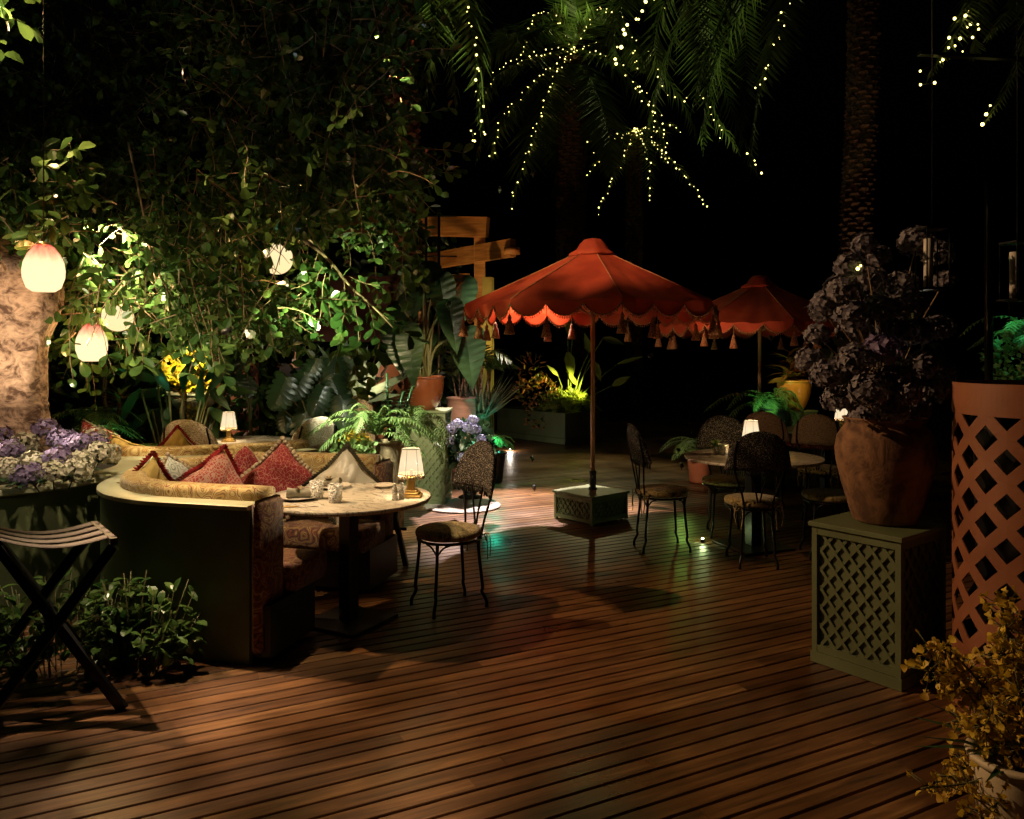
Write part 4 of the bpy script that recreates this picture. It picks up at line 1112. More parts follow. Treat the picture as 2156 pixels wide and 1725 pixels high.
# lit hanging branch right of the flood lamp
for _ in range(75):
    px=R.uniform(-60,150); py=R.uniform(300,495); p=P(px,py,R.uniform(4.75,5.4)); twig(p,sph()*.8+V((.1,-.2,-.4)),R.uniform(.25,.4),6,.10)
br=[P(640,505,6.1),P(690,545,6.0),P(735,600,5.95),P(790,650,5.9),P(828,690,5.85)]
mbB=MB().tube([q-T0 for q in catmull(br,5)],[.016*(1-.7*i/21) for i in range(21)],7)
for (a,b,L) in (((700,550),(690,620),.5),((725,590),(735,700),.55),((745,605),(770,720),.6),((775,640),(805,730),.5),((690,545),(640,620),.55),((670,530),(655,640),.7),((650,515),(620,600),.6),((735,600),(700,690),.6),((790,650),(840,700),.4),((650,600),(660,730),.5),((760,700),(740,800),.5),((800,720),(790,800),.45)):
    p=P(a[0],a[1],5.95); twig(p,P(b[0],b[1],5.9)-p,L,9,.115)
for (px,py,qx,qy) in ((866,470,870,590),(880,450,885,560),(850,480,860,620),(280,470,300,640),(275,640,285,760),(420,600,440,760),(455,680,470,800),(160,700,120,740),(330,560,350,700),(120,480,190,560),(30,480,60,540),(200,700,160,760)):
    p=P(px,py,5.7); twig(p,P(qx,qy,5.7)-p,(P(qx,qy,5.7)-p).length*1.1,9,.11)
for l in ([P(420,420,6),P(500,470,5.9),P(560,520,5.8)],[P(620,430,6.2),P(660,500,6.2),P(700,560,6.1)],[P(270,300,5.5),P(300,440,5.6),P(330,600,5.7)],[P(520,200,6.5),P(560,400,6.3),P(540,620,6.2)]):
    mbB.tube([q-T0 for q in catmull(l,5)],.008,5)
mbB.build('branch',M['twig'],tree)
cr.build('crown',M['leafA'],tree,smooth=False); tw.build('twigs',M['twig'],tree,smooth=False)

# dark hedge that closes the garden behind
hd=thing('hedge','dark dense hedge closing the garden behind the plants','hedge',(0,0,0))
mb=MB()
for _ in range(5200):
    x=R.uniform(-13,-.9); y=R.uniform(13.4,14.6)+max(0,(-x-6))*-.55; z=R.uniform(0,4.4)+.5*sin(x*1.3)
    mb.leaf((x,y,z),sph()+V((0,-.4,0)),sph(),R.uniform(.16,.3),R.uniform(.09,.16),prof=ROUND)
hd['label']='dark leafy hedge closing the garden behind the banquettes'; mb.build('leaves',M['leafD'],hd,smooth=False)

# leafy shrub at lower left
for lab,cx,cy,rx,n in (('leafy ground shrub under the folding tray stand',-2.35,4.02,.50,520),('shrub with small leaves against the curved banquette wall',-1.93,3.95,.30,300),('dim leafy shrub at the left picture edge below the round planter',-2.95,3.85,.40,380)):
    s_=thing('leafy_shrub',lab,'shrub',(cx,cy,0),0,'shrubs in front of the planters')
    mb=MB(); st=MB()
    for _ in range(n//7):
        A=R.uniform(0,6.28); q=R.uniform(.1,1)**.5*rx; h=R.uniform(.2,.62)*(1-.35*q/rx); p=V((q*cos(A),q*sin(A)*.55,0)); e=p+V((R.uniform(-.08,.08),R.uniform(-.08,.08),h))
        st.tube([p*.6,e],.003,4)
        for i in range(7):
            t=R.uniform(.3,1); mb.leaf(p.lerp(e,t),sph()+V((0,-.3,.5)),(0,0,1),R.uniform(.05,.085),R.uniform(.035,.055),prof=ROUND,droop=.4)
    mb.build('leaves',M['leafA'],s_,smooth=False); st.build('stems',M['stem'],s_)
for lab,loc,rx,n in (('low dark foliage at the deck edge beside the tray stand legs',(-2.7,3.2,0),.45,160),):
    s_=thing('leafy_shrub',lab,'shrub',loc,0,'shrubs in front of the planters')
    mb=MB(); bush(mb,(0,0,.16),(rx,.25,.16),n,.07,.045); mb.build('leaves',M['leafD'],s_,smooth=False)

# ------------------------------------------------------------------ potted plants, middle and right
def potted(kind,label,loc,pm_,r0,r1,h,belly=0,grp=None,name='plant_pot',cat='pot'):
    t=thing(name,label,cat,loc,0,grp); pot(MB(),r0,r1,h,belly=belly).build('pot_body',M[pm_],t); return t
# shiny brown pot with giant leaves
potted('',"shiny round brown glazed pot standing on the green lattice plinth",(-.95,8.42,1.0),'copper',.13,.215,.36,belly=.035)
al=thing('elephant_ear_plant','giant dark leaves growing from the shiny brown pot','plant',(-.95,8.42,1.30))
mb=MB(); ms=MB(); a0=V(al.location)
def el(px,py,Y,L,W,ddir,up=(0,-.8,.6)):
    top=P(px,py,Y)-a0; ms.tube(catmull([V((R.uniform(-.06,.06),R.uniform(-.06,.06),0)),V((top.x*.3,top.y*.4,top.z*.6+.05)),top],5),[.014]*10+[.008],5)
    mb.leaf(top-V(ddir).normalized()*L*.1,ddir,up,L,W,prof=HEARTR,droop=.3,fold=.2,wave=.010)
for a in ((895,560,8.4,.62,.46,(-.2,-.3,-.75)),(895,575,8.2,.44,.36,(-.75,-.2,-.5)),(845,690,8.1,.55,.42,(.05,-.4,-.85)),(925,585,8.3,.62,.32,(.2,-.2,-.95)),(975,590,8.7,.62,.38,(-.12,-.1,-1)),(862,700,8.0,.62,.30,(.1,-.3,-1)),
          (980,700,8.3,.65,.42,(.15,-.3,-.9)),(840,640,8.5,.42,.34,(.5,-.3,-.7)),(945,640,7.9,.55,.30,(.2,-.3,-1)),(905,700,8.6,.5,.34,(-.5,-.2,-.7))): el(*a)
mb.build('leaves',M['big'],al,smooth=False); ms.build('stems',M['stem'],al)
# woven jar with agave
potted('',"tall woven rattan jar holding the spiky agave",(-1.62,8.3,0),'rattan',.15,.13,1.16,belly=.03)
ag=thing('agave_plant','spiky grey green agave rising from the woven jar','agave',(-1.62,8.3,1.1)); mb=MB()
for (dx,dz,L) in ((-.35,1.0,.95),(-.18,1.0,.95),(-.55,.7,.8),(.15,.9,.6),(.8,.42,.85),(.35,.7,.6),(-.8,.4,.6),(-.05,1,.7),(.6,.1,.5),(-.3,.8,1.05),(.05,.5,.5)):
    mb.leaf((0,0,0),(dx,R.uniform(-.4,.2),dz),(0,-1,.3),L,.10,prof=((0,.7),(.25,1),(.6,.75),(1,0)),droop=.04,fold=.5)
mb.build('leaves',M['agave'],ag)
# log planter, fern, tiered succulent
potted('',"bark covered log planter beneath the bright fern",(-1.13,7.25,0),'log',.13,.13,.80)
fn=thing('fern_plant','bright green fern fanning out above the cream cushion','fern',(-1.25,7.15,.86)); mb=MB(); 
for (dx,dz,L) in ((-1,.25,.55),(-.9,.5,.5),(-.8,.05,.5),(-.55,.75,.45),(-.3,.6,.4),(.35,.65,.45),(.75,.5,.5),(.95,.25,.55),(1,.0,.55),(.85,-.2,.5),(-.95,-.1,.45),(.6,.3,.5),(-.6,.3,.5),(.1,.5,.4)):
    d=V((dx,R.uniform(-.5,.1),0)); p=[V((0,0,0)),d*L*.35+V((0,0,dz*L*.5+.08)),d*L*.75+V((0,0,dz*L*.7+.03)),d*L*1.15+V((0,0,dz*L*.6-.12))]
    frond(mb,p,.13,26,W=.02,droop=.3,stem=.004,ang=.3)
mb.build('fronds',M['fern'],fn,smooth=False)
f2=thing('fern_plant','darker soft fern drooping in front of the green lattice plinth','fern',(-.95,7.6,.95)); mb=MB()
for (dx,dz,L) in ((.3,.2,.5),(.5,-.3,.5),(-.3,.3,.4),(.15,.5,.4),(.6,.1,.45),(.45,-.6,.5),(-.1,.6,.3)):
    d=V((dx,-.35,0)); frond(mb,[V((0,0,0)),d*L*.5+V((0,0,dz*L*.4+.06)),d*L+V((0,0,dz*L*.5)),d*L*1.35+V((0,0,dz*L*.5-.25))],.10,26,W=.018,droop=.4,stem=.004,ang=.3)
mb.build('fronds',M['fern'],f2,smooth=False)
zz=thing('tiered_succulent','dark stepped succulent standing in the bright fern','plant',(-1.13,7.2,.80)); mb=MB()
for (bx,bz) in ((-.02,.62),(.13,.45),(.22,.50)):
    mb.tube([(0,0,0),(bx*.7,0,bz*.6),(bx,0,bz)],.012,6)
    for i in range(9):
        q=.45+.55*i/8; w=.11*(1.15-q*.8)
        for k in range(4):
            A=k*pi/2+.4+i*.2; mb.leaf((bx*q,0,bz*q),(cos(A),sin(A),.25),(0,0,1),w,w*.5,prof=((0,.6),(.5,1),(1,.1)),droop=.3)
mb.build('leaves',M['leafD'],zz)
# yellow kalanchoe
ka=thing('yellow_kalanchoe','cluster of small yellow flowers glowing behind the cream cushion','flowering plant',(-1.42,7.0,.72)); mb=MB()
for _ in range(210):
    A=R.uniform(0,6.28); q=R.uniform(0,1)**.5; p=V((q*.15*cos(A)+.02,q*.09*sin(A),.12+.10*(1-q*q)*R.uniform(.4,1.1)-.02))
    for i in range(4):
        a=i*pi/2+A; mb.leaf(p,(cos(a),sin(a),.5),(0,0,1),.012,.010,prof=((0,.5),(.6,1),(1,.3)))
mb.build('flowers',M['yellow'],ka,smooth=False); mb=MB(); bush(mb,(0,0,.03),(.17,.12,.11),160,.06,.045); mb.build('leaves',M['fern'],ka)
potted('',"low pot of yellow kalanchoe behind the banquette",(-1.42,7.0,0),'cream',.12,.15,.70)
# monstera
for lab,cx,cy,ls in (('large monstera with split leaves between the lattice cylinder and the agave',-2.05,8.0,((600,800,.34),(640,790,.3),(655,850,.34),(700,760,.32),(640,880,.38),(610,840,.3),(680,820,.3),(720,840,.32),(600,870,.22),(665,760,.26),(700,800,.26))),('dark monstera drooping above the dim lattice cylinder',-2.85,8.6,((480,760,.3),(505,745,.28),(495,790,.26),(455,740,.26),(520,800,.22)))):
    mo=thing('monstera_plant',lab,'monstera',(cx,cy,.3),0,'split leaf monsteras'); mb=MB(); ms=MB(); o_=V(mo.location)
    for (px,py,L) in ls:
        top=P(px,py,cy+R.uniform(-.35,.25))-o_; ms.tube(catmull([V((0,0,0)),V((top.x*.2,top.y*.3,top.z*.7)),top+V((0,0,.03))],5),.008,5)
        dd=V((R.uniform(-.5,.5),-.35,-1)).normalized(); u=V((0,-.85,.5)); sd=dd.cross(u).normalized(); u=sd.cross(dd)
        for i in range(8):
            q=i/7; p=top+dd*(L*(q*.9)); w=L*.50*sin(pi*(q*.68+.24))
            for s_ in(-1,1): mb.leaf(p-dd*L*.03,sd*s_+dd*(-.15+1.0*q),u,w,L*.165,prof=((0,1),(.5,1.05),(.85,.75),(1,.15)),droop=.3,fold=.06)
    mb.build('leaves',M['big'],mo); ms.build('stems',M['stem'],mo)
# pots behind the plinth
potted('',"tall pink clay urn lit white, right of the shiny brown pot",(-.62,9.6,0),'pink',.14,.17,1.07,belly=.02,name='pink_urn',cat='urn')
pk=thing('parlour_palm','slender palm with warm lit canes behind the pink urn','palm',(-.58,9.75,.9)); mb=MB(); ca=MB()
for k in range(16):
    A=R.uniform(0,6.28); L=R.uniform(.5,.9); d=V((cos(A),sin(A)*.6,0)); b=V((R.uniform(-.1,.3),R.uniform(-.1,.1),0))
    ca.tube([b,b+V((d.x*.08,d.y*.08,L*.8))],.011,5)
    frond(mb,[b+V((d.x*.08,d.y*.08,L*.8)),b+d*L*.35+V((0,0,L*1.05)),b+d*L*.75+V((0,0,L*.85))],.22,16,W=.025,droop=.4,stem=.005,ang=.45)
mb.build('fronds',M['palm'],pk,smooth=False); ca.build('canes',M['trunk'],pk)
potted('',"small dark green urn between the pink urn and green post",(-.42,9.9,0),'green',.12,.15,.86,belly=.02)
sp_=thing('spiky_grass','fine blue green grass tuft in front of the green post','grass plant',(-.38,9.8,.8)); mb=MB()
for k in range(110):
    A=R.uniform(-1.2,1.9); L=R.uniform(.35,.75); mb.leaf((R.uniform(-.06,.06),R.uniform(-.05,.05),0),(sin(A)*.8,R.uniform(-.5,.3),R.uniform(.5,1.2)),(0,-1,0),L,.014,prof=((0,.8),(.5,1),(1,0)),droop=.25)
mb.build('blades',M['agave'],sp_,smooth=False)
# hydrangea urn
hu=thing('hydrangea_urn','black footed urn on the pale round slab','urn',(-.46,8.62,0))
MB().lathe([(.13,0),(.13,.03),(.07,.05),(.05,.12),(.07,.18),(.14,.28),(.17,.42),(.19,.46),(.17,.46),(.01,.4)],32).build('urn_body',M['black'],hu)
hh=thing('hydrangea_plant','blue white hydrangeas in the black urn beside the green lattice plinth','hydrangea',(-.46,8.62,.45)); mb=MB()
bush(mb,(.0,0,.12),(.24,.2,.30),420,.10,.06); mb.build('leaves',M['leafD'],hh)
for (px,py) in ((950,905),(962,893),(985,900),(995,885),(1000,905),(1012,925),(1018,945),(945,930),(1022,970),(975,965)):
    h=MB(); hyd_head(h,P(px,py,8.45)-V(hh.location),.062,60,.017); h.build('flower_head',M['hyw'],hh)
tag(MB().lathe([(.40,0),(.40,.012),(.38,.018),(.01,.018)],48).build('stone_slab',M['stone'],sharp=40),'pale speckled round slab lying on the deck by the green plinth','slab').location=(-.52,8.22,.002)
# teal lit fern
tf=thing('teal_lit_fern','feathery fern glowing teal green at the foot of the green post','fern',(-.24,9.75,.30)); mb=MB(); fern(mb,(0,0,.1),22,.34,.07,up=1.0); mb.build('fronds',M['fern'],tf,smooth=False)
potted('',"dark pot under the teal glowing fern",(-.24,9.75,0),'black',.12,.16,.38)
# trough of orchids left
tg=thing('orchid_trough','cream footed trough on the dim plinth','trough',(-3.5,8.6,1.003))
MB().lathe([(.16,0),(.17,.02),(.2,.05),(.235,.15),(.28,.155),(.285,.18),(.25,.18),(.22,.14),(.01,.13)],36,f=lambda A,z:1+.12*cos(A)**2).build('bowl',M['cream'],tg,sharp=40)
og=thing('orchid_plant','bright yellow orchids overflowing the cream trough','orchid',(-3.5,8.6,1.15)); orchid(og,24,.50,.46,38,.032,'yellow',lean=(0,-.12))
og2=thing('orchid_plant','trailing yellow orchid hanging below the cream trough','orchid',(-3.4,8.3,1.0))
st=MB()
for _ in range(60):
    p=V((R.uniform(-.1,.12),0,R.uniform(-.32,.05)));fd=V((0,-1,0)); st.leaf(p,sph(),fd,.035,.03,m=1)
st.tube([(0,0,.1),(0,0,-.3)],.004,4); st.build('flower_spray',[M['stem'],M['yellow']],og2)
# left bed: ferns, ti plants, paradise stems, rock
for lab,loc,n,L in (('green fern beside the tree trunk under the hanging lamp',(-3.75,6.9,.75),16,.5),('teal lit fern behind the red cushion with white braid',(-3.35,6.95,.62),14,.42),('small fern low between the hydrangeas and banquette rim',(-3.95,7.4,.9),12,.45)):
    f_=thing('fern_plant',lab,'fern',loc,0,'ferns in the left bed'); mb=MB(); fern(mb,(0,0,0),n,L,.11); mb.build('fronds',M['fern'],f_,smooth=False)
rk=thing('stone_bowl','mossy stone bowl lit teal behind the red cushion','bowl',(-3.62,7.35,0)); MB().lathe([(.2,0),(.3,.3),(.36,.65),(.34,.72),(.3,.72),(.01,.6)],32,f=lambda A,z:1+.03*sin(A*5+z*9)).build('bowl_body',M['stone'],rk)
for lab,loc,hs in (('ti plant with red spiky tufts behind the hanging lamps',(-3.95,7.6,.6),((0,.85),(.1,.6))),('reddish ti plant in front of the cream trough',(-3.3,7.9,.6),((0,.6),(.12,.85)))):
    tp=thing('ti_plant',lab,'plant',loc,0,'red ti plants'); mb=MB(); st=MB()
    for dx,h in hs:
        st.tube([(dx,0,0),(dx*1.5,0,h)],.02,6)
        for k in range(26):
            A=R.uniform(0,6.28); mb.leaf((dx*1.5,0,h-R.uniform(0,.12)),(cos(A),sin(A),R.uniform(-.2,1.6)),(0,0,1),R.uniform(.15,.3),.035,prof=LANCE,droop=.3)
    mb.build('leaves',M['croton'],tp); st.build('stem',M['palmbark'],tp)
bp_=thing('paradise_plant','tall dark stemmed paddle leaf plant behind the farther banquette','plant',(-3.3,7.7,0)); mb=MB(); st=MB()
for k in range(16):
    x=R.uniform(-.25,.25); h=R.uniform(.8,1.35); tip=V((x*1.8,R.uniform(-.2,.2),h)); st.tube([(x*.6,0,0),tip*.6,tip],.011,5)
    mb.leaf(tip,(x*2+R.uniform(-.4,.4),-.3,R.uniform(-.6,.8)),(0,-1,.4),R.uniform(.3,.45),.11,prof=LANCE,droop=.3)
mb.build('leaves',M['leafD'],bp_); st.build('stems',M['stem'],bp_)
for lab,loc,r,n in (('broad leaved shrub filling the gap under the hanging branch',(-2.9,9.2,1.2),(.9,.5,.6),520),('dark shrub between tree trunk and ti plants',(-4.7,8.8,1.1),(.9,.5,.9),520),('leafy shrub right behind the woven jar',(-1.75,9.1,.7),(.6,.4,.6),300)):
    s_=thing('broad_shrub',lab,'shrub',loc,0,'shrubs behind the banquettes'); mb=MB(); bush(mb,(0,0,0),r,n,.15,.08); mb.build('leaves',M['leafA'],s_,smooth=False)

# far planter box
fb=thing('planter_box','long dark green planter box at the back of the deck','planter',(.66,14.75,0),radians(-50))
MB().box((0,0,.28),(1.9,.9,.56),bev=.01).box((0,0,.06),(1.95,.95,.11),bev=.01).build('box_body',M['green'],fb,smooth=False)
bop=thing('bird_of_paradise','bird of paradise lit yellow green behind the umbrella pole','plant',(1.05,14.5,.5)); mb=MB(); st=MB(); o_=V(bop.location)
for (px,py,L,W,dx,dz) in ((1205,690,.36,.10,-.35,.9),(1195,742,.42,.13,.1,-.6),(1248,760,.34,.10,.3,-.8),(1270,712,.34,.08,.8,-.25),(1300,745,.4,.05,.9,.3),(1290,790,.3,.09,.7,.4),(1240,720,.3,.09,-.2,.8),(1175,770,.25,.05,-.6,.6),(1215,790,.3,.06,-.5,.7),(1195,650,.2,.03,.2,.9)):
    top=P(px,py+22 if dz>0 else py,14.5)-o_; st.tube(catmull([V((R.uniform(-.15,.1),0,0)),V((top.x*.5,0,top.z*.6)),top],4),.011,4)
    mb.leaf(top,(dx,-.3,dz),(0,-1,.2),L*1.25,W*1.7,prof=LANCE,droop=.1,fold=.3)
mb.build('leaves',M['lime'],bop); st.build('stems',M['lime'],bop)
lm=thing('lime_shrub','low lime coloured fern mound spilling over the far planter box','shrub',(.98,14.3,.62)); mb=MB(); fern(mb,(0,0,0),40,.66,.14); bush(mb,(0,0,.05),(.50,.25,.28),620,.09,.035,prof=LANCE); mb.build('fronds',M['lime'],lm,smooth=False)
cs=thing('coleus_shrub','bronze leaved shrub trailing over the left end of the far planter box','shrub',(.45,14.5,.9)); mb=MB(); bush(mb,(0,0,.0),(.45,.3,.28),220,.10,.045,prof=LANCE); bush(mb,(-.1,0,.35),(.25,.25,.35),90,.12,.04,prof=LANCE); bush(mb,(.1,-.3,-.35),(.35,.15,.35),110,.07,.04); mb.build('leaves',M['croton'],cs,smooth=False)

# right group
st_=lattice_box('pot_stand','dark stand under the amber pot behind the amber-lit chairs','stand',(3.42,9.6,0),.2,.42,.42,.92,.09,top='green')
potted('',"glossy amber pot glowing beside the umbrella pole",(3.42,9.5,.92),'amber',.11,.20,.36,belly=.03)
co=thing('croton_plant','croton with orange and green leaves in the amber pot','plant',(3.38,9.5,1.22)); mb=MB()
for k in range(60):
    A=R.uniform(0,6.28); h=R.uniform(.05,.6); mb.leaf((R.uniform(-.05,.05),R.uniform(-.05,.05),h*.6),(cos(A),sin(A)*.7-.2,R.uniform(.1,1.1)),(0,0,1),R.uniform(.18,.32),.06,prof=LANCE,droop=.4)
mb.leaf((-.05,-.1,.06),(-1,-.3,.12),(0,-.6,1),.28,.11,prof=LANCE,droop=.3); mb.build('leaves',M['croton'],co)
potted('',"ribbed orange clay pot under the left edge of the farther table",(2.33,9.75,0),'orange',.12,.15,.33)
f3=thing('fern_plant','dark green fern in the ribbed orange pot','fern',(2.3,9.75,.34)); mb=MB(); fern(mb,(0,0,0),18,.48,.12); mb.build('fronds',M['fern'],f3,smooth=False)
f4=thing('fern_plant','large fern lit bright green beside the umbrella pole and amber pot','fern',(3.12,9.35,.95)); mb=MB()
for (dx,dz,L) in ((-1,.3,.8),(-.9,.5,.6),(-.8,0,.7),(.5,.6,.5),(.7,.1,.45),(.2,.8,.45),(-.5,.5,.5),(.6,-.3,.4),(.1,-.3,.35),(-.2,.2,.4)):
    d=V((dx,-.3,0)); frond(mb,[V((0,0,0)),d*L*.4+V((0,0,dz*L*.4+.08)),d*L*.8+V((0,0,dz*L*.5+.02)),d*L*1.15+V((0,0,dz*L*.4-.14))],.13,24,W=.024,droop=.3,stem=.005,ang=.3)
mb.build('fronds',M['fern'],f4,smooth=False)
potted('',"dark pot under the bright green fern",(3.12,9.4,0),'black',.14,.18,.95)
s_=thing('lit_shrub','teal lit shrub above the rim of the terracotta lattice cylinder','shrub',(3.95,6.0,1.55)); mb=MB(); bush(mb,(0,0,.0),(.30,.25,.22),700,.05,.03)
fern(mb,(0,0,.1),12,.5,.1); mb.build('leaves',M['fern'],s_,smooth=False)
potted('',"black plant stand hidden behind the lattice cylinder",(3.95,6.0,0),'black',.16,.2,1.4)

# ------------------------------------------------------------------ palms
def palm_trunk(root,pts,r,boots=True,n=18):
    c,L=resample(catmull(pts,5),60); o_=V(root.location); mb=MB()
    mb.tube([p-o_ for p in c],[r*(1+.12*math.exp(-i/6)) for i in range(60)],n)
    k=int(L/.085)
    for i in range(k):
        q=i/k; j=min(int(q*59),58); p=c[j].lerp(c[j+1],q*59-j)-o_
        for m_ in range(7):
            A=2*pi*m_/7+i*.47+R.uniform(-.1,.1); d=V((cos(A),sin(A),0)); t=V((-sin(A),cos(A),0)); w=r*.42; b=p+d*r*.92; e=R.uniform(.7,1.35)
            mb.add([b-t*w,b+t*w,b+t*w*.6+d*r*.24*e+V((0,0,.055)),b-t*w*.6+d*r*.24*e+V((0,0,.055)),b-t*w*.5+V((0,0,.10)),b+t*w*.5+V((0,0,.10))],[(0,1,2,3),(3,2,5,4),(0,3,4),(1,5,2)])
    mb.build('trunk',M['palmbark'],root,smooth=False)
SL=[]
def palm(label,loc,trunk,r,fronds,LL=.42,n=60,grp='date palms'):
    t=thing('date_palm',label,'palm tree',loc,0,grp)
    if trunk: palm_trunk(t,trunk,r)
    o_=V(loc)
    for k,f in enumerate(fronds):
        mb=MB(); pts=[V(p)-o_ for p in f[0]]; ll=f[1] if len(f)>1 else LL
        frond(mb,pts,ll,n,W=.07*ll,ang=.45,droop=.45,stem=.018,base=.1,jit=.2)
        mb.build('frond',M['palm'],t,smooth=False)
    return t
def string(label,pts,n,off=.07,r=.013):
    t=thing('string_light',label,'string lights',tuple(pts[0]),0,'fairy light strings')
    c,L=resample(catmull(pts,6),n); o_=V(pts[0])
    q=[p-o_+sph()*off for p in c]
    MB().tube(q,.0022,3).build('cable',M['wire'],t)
    for p in q:
        b=BULB.copy(); COL.objects.link(b); b.parent=t; b.location=p; s_=r/.012*R.uniform(.45,1.2); b.scale=(s_,s_,s_)
    return t
BULB=bpy.data.objects.new('bulb',None)
me=MB().blob((0,0,0),.012,6,5); me_=bpy.data.meshes.new('bulb'); me_.from_pydata(me.v,[],me.f); me_.materials.append(M['bulb']); BULB=bpy.data.objects.new('bulb',me_)

C=P(1205,105,19)
def PF(l,Y0=19): return [P(a,b,Y0+c*Y0/9.2) for a,b,c in l]
cf=[
 [(1205,105,0),(1165,35,-.1),(1120,50,-.3),(1098,120,-.5)],
 [(1205,110,0),(1150,115,-.4),(1090,135,-.7),(1035,170,-.9),(1010,230,-1.0)],
 [(1205,115,0),(1140,160,-.3),(1090,215,-.5),(1050,270,-.7),(1035,340,-.7)],
 [(1205,120,0),(1165,170,-.4),(1135,250,-.6),(1105,340,-.8),(1075,440,-.8)],
 [(1205,105,0),(1250,40,-.2),(1290,35,-.4),(1330,80,-.5),(1345,150,-.6)],
 [(1205,110,0),(1270,120,-.3),(1330,170,-.4),(1370,230,-.5),(1400,310,-.5)],
 [(1205,110,0),(1280,90,.3),(1350,110,.5),(1400,160,.6)],
 [(1205,100,0),(1215,30,.2),(1200,-40,.3),(1160,-70,.3)],
 [(1205,105,0),(1130,70,.4),(1060,90,.6),(1000,150,.7)],
 [(1205,120,0),(1250,180,-.5),(1280,280,-.9),(1290,380,-1.1)],
 [(1205,100,0),(1260,20,.4),(1330,-10,.6),(1400,20,.8)],
 [(1205,120,0),(1190,220,.5),(1180,330,.7),(1170,420,.7)],
 [(1205,110,0),(1150,60,-.6),(1090,80,-1),(1040,60,-1.2)],
]
palm('date palm in the centre with crown wrapped in fairy lights',tuple(V((C.x,19,0))),[V((C.x,19,0)),V((C.x-.04,19,3.5)),C+V((0,0,-.25))],.33,[(PF(f),.95) for f in cf],n=70)
for k,(l,n,lab) in enumerate([(cf[0],26,'curling up and over'),(cf[1],30,'reaching left to the big hanging frond'),(cf[2],24,'running down to the lower left'),(cf[3],30,'on the steepest hanging frond'),(cf[4],24,'arching up to the right'),(cf[5],22,'running down to the right'),(cf[6],18,'flat toward the right'),(cf[10],14,'highest toward the right')]):
    string('fairy lights on the central palm '+lab,PF([(a,b-6,c-.06) for a,b,c in l]),n)
# left palm, crown above the picture, fronds hanging in
tl=[V((-1.42,11.2,0)),V((-1.46,11.2,1.9)),V((-1.55,11.1,3.8)),V((-1.6,11,5.9)),V((-1.6,11,8.2))]
lf_=[
 [(860,-250,0),(940,-120,-.9),(985,20,-1.3),(1003,150,-1.4),(1012,290,-1.4)],
 [(860,-250,0),(900,-120,-.4),(915,40,-.5),(905,150,-.5),(885,250,-.5)],
 [(860,-250,0),(960,-80,0),(1000,80,.1),(1020,240,.1),(1000,350,.1)],
 [(860,-250,0),(800,-100,.2),(770,40,.2),(760,150,.2)],
 [(860,-250,0),(930,-60,.5),(950,90,.6),(960,230,.6)],
]
palm('tall palm left of centre whose crown is above the picture',(-1.42,11.2,0),tl,.235,[(PF(f,11),.6) for f in lf_])
string('fairy lights down the brightest hanging frond, top centre',PF([(a+4,b,c-.08) for a,b,c in lf_[0]],11),44,off=.05,r=.013)
string('short fairy light end glinting at the tip beside the left palm',PF([(1000,270,-.9),(990,290,-.9),(985,300,-.9)],11),4,r=.014)
# right palm
Rt=[V((6.09,14,0)),V((6.13,14,3.4)),V((6.26,14,6.4)),V((6.3,14,9.5))]
rf=[[(1800,-200,0),(1700,-120,-.6),(1650,20,-1),(1618,130,-1.2),(1590,240,-1.2)],
 [(1800,-200,0),(1660,-140,-.2),(1560,-30,-.3),(1490,110,-.3),(1450,260,-.3)],
 [(1800,-200,0),(1640,-100,.4),(1540,60,.6),(1490,200,.7),(1480,330,.7)],
 [(1800,-200,0),(1690,-60,-.4),(1620,120,-.6),(1590,260,-.6),(1580,370,-.6)]]
palm('palm with rough trunk right of centre, above the faded hydrangeas',(6.09,14,0),Rt,.24,[(PF(f,14),.75) for f in rf])
string('fairy lights along the frond left of the right palm trunk',PF([(1665,-10,-1),(1640,60,-1.05),(1618,130,-1.15),(1598,190,-1.25)],14),14,r=.014)
# fronds with lights between, belonging to a palm above the picture
mid=[[(1480,-150,0),(1440,20,0),(1400,130,0),(1370,240,0),(1355,350,0)],[(1480,-150,0),(1350,-60,-.3),(1300,40,-.5),(1290,150,-.5)],
 [(1480,-150,0),(1500,60,.2),(1530,200,.3),(1570,310,.3),(1600,380,.3)],[(1480,-150,0),(1470,60,-.3),(1500,220,-.5),(1560,330,-.5)],[(1480,-150,0),(1400,0,.3),(1380,120,.4),(1440,220,.4),(1470,300,.4)],[(1480,-150,0),(1560,0,.5),(1570,170,.6),(1560,300,.6)]]
tm=P(1480,-150,17)
palm('palm whose fronds hang from above the picture, right of the central palm',(1.62,21,0),[V((1.62,21,0)),V((1.62,21,4)),V((1.64,21,9.8)),V((2.4,19.6,11.4)),tm],.24,[(PF(f,17),.8) for f in mid])
string('fairy lights rising steeply at the top right of the central palm',PF([(1365,0,-1.6),(1335,45,-1.6),(1310,85,-1.6),(1290,130,-1.6)],15),12,r=.026)
string('fairy light loop between the palms',PF([(1378,160,-.2),(1400,190,-.2),(1425,215,-.2),(1470,200,-.1),(1500,245,-.1),(1520,285,-.1),(1505,255,0)],16),14)
string('fairy lights trailing down right to a bright tip',PF([(1340,170,-.2),(1355,215,-.2),(1390,250,-.2)],16),10)
string('few fairy lights near the lowest right frond tip',PF([(1575,325,.2),(1590,345,.2),(1600,362,.2)],16),4,r=.022)
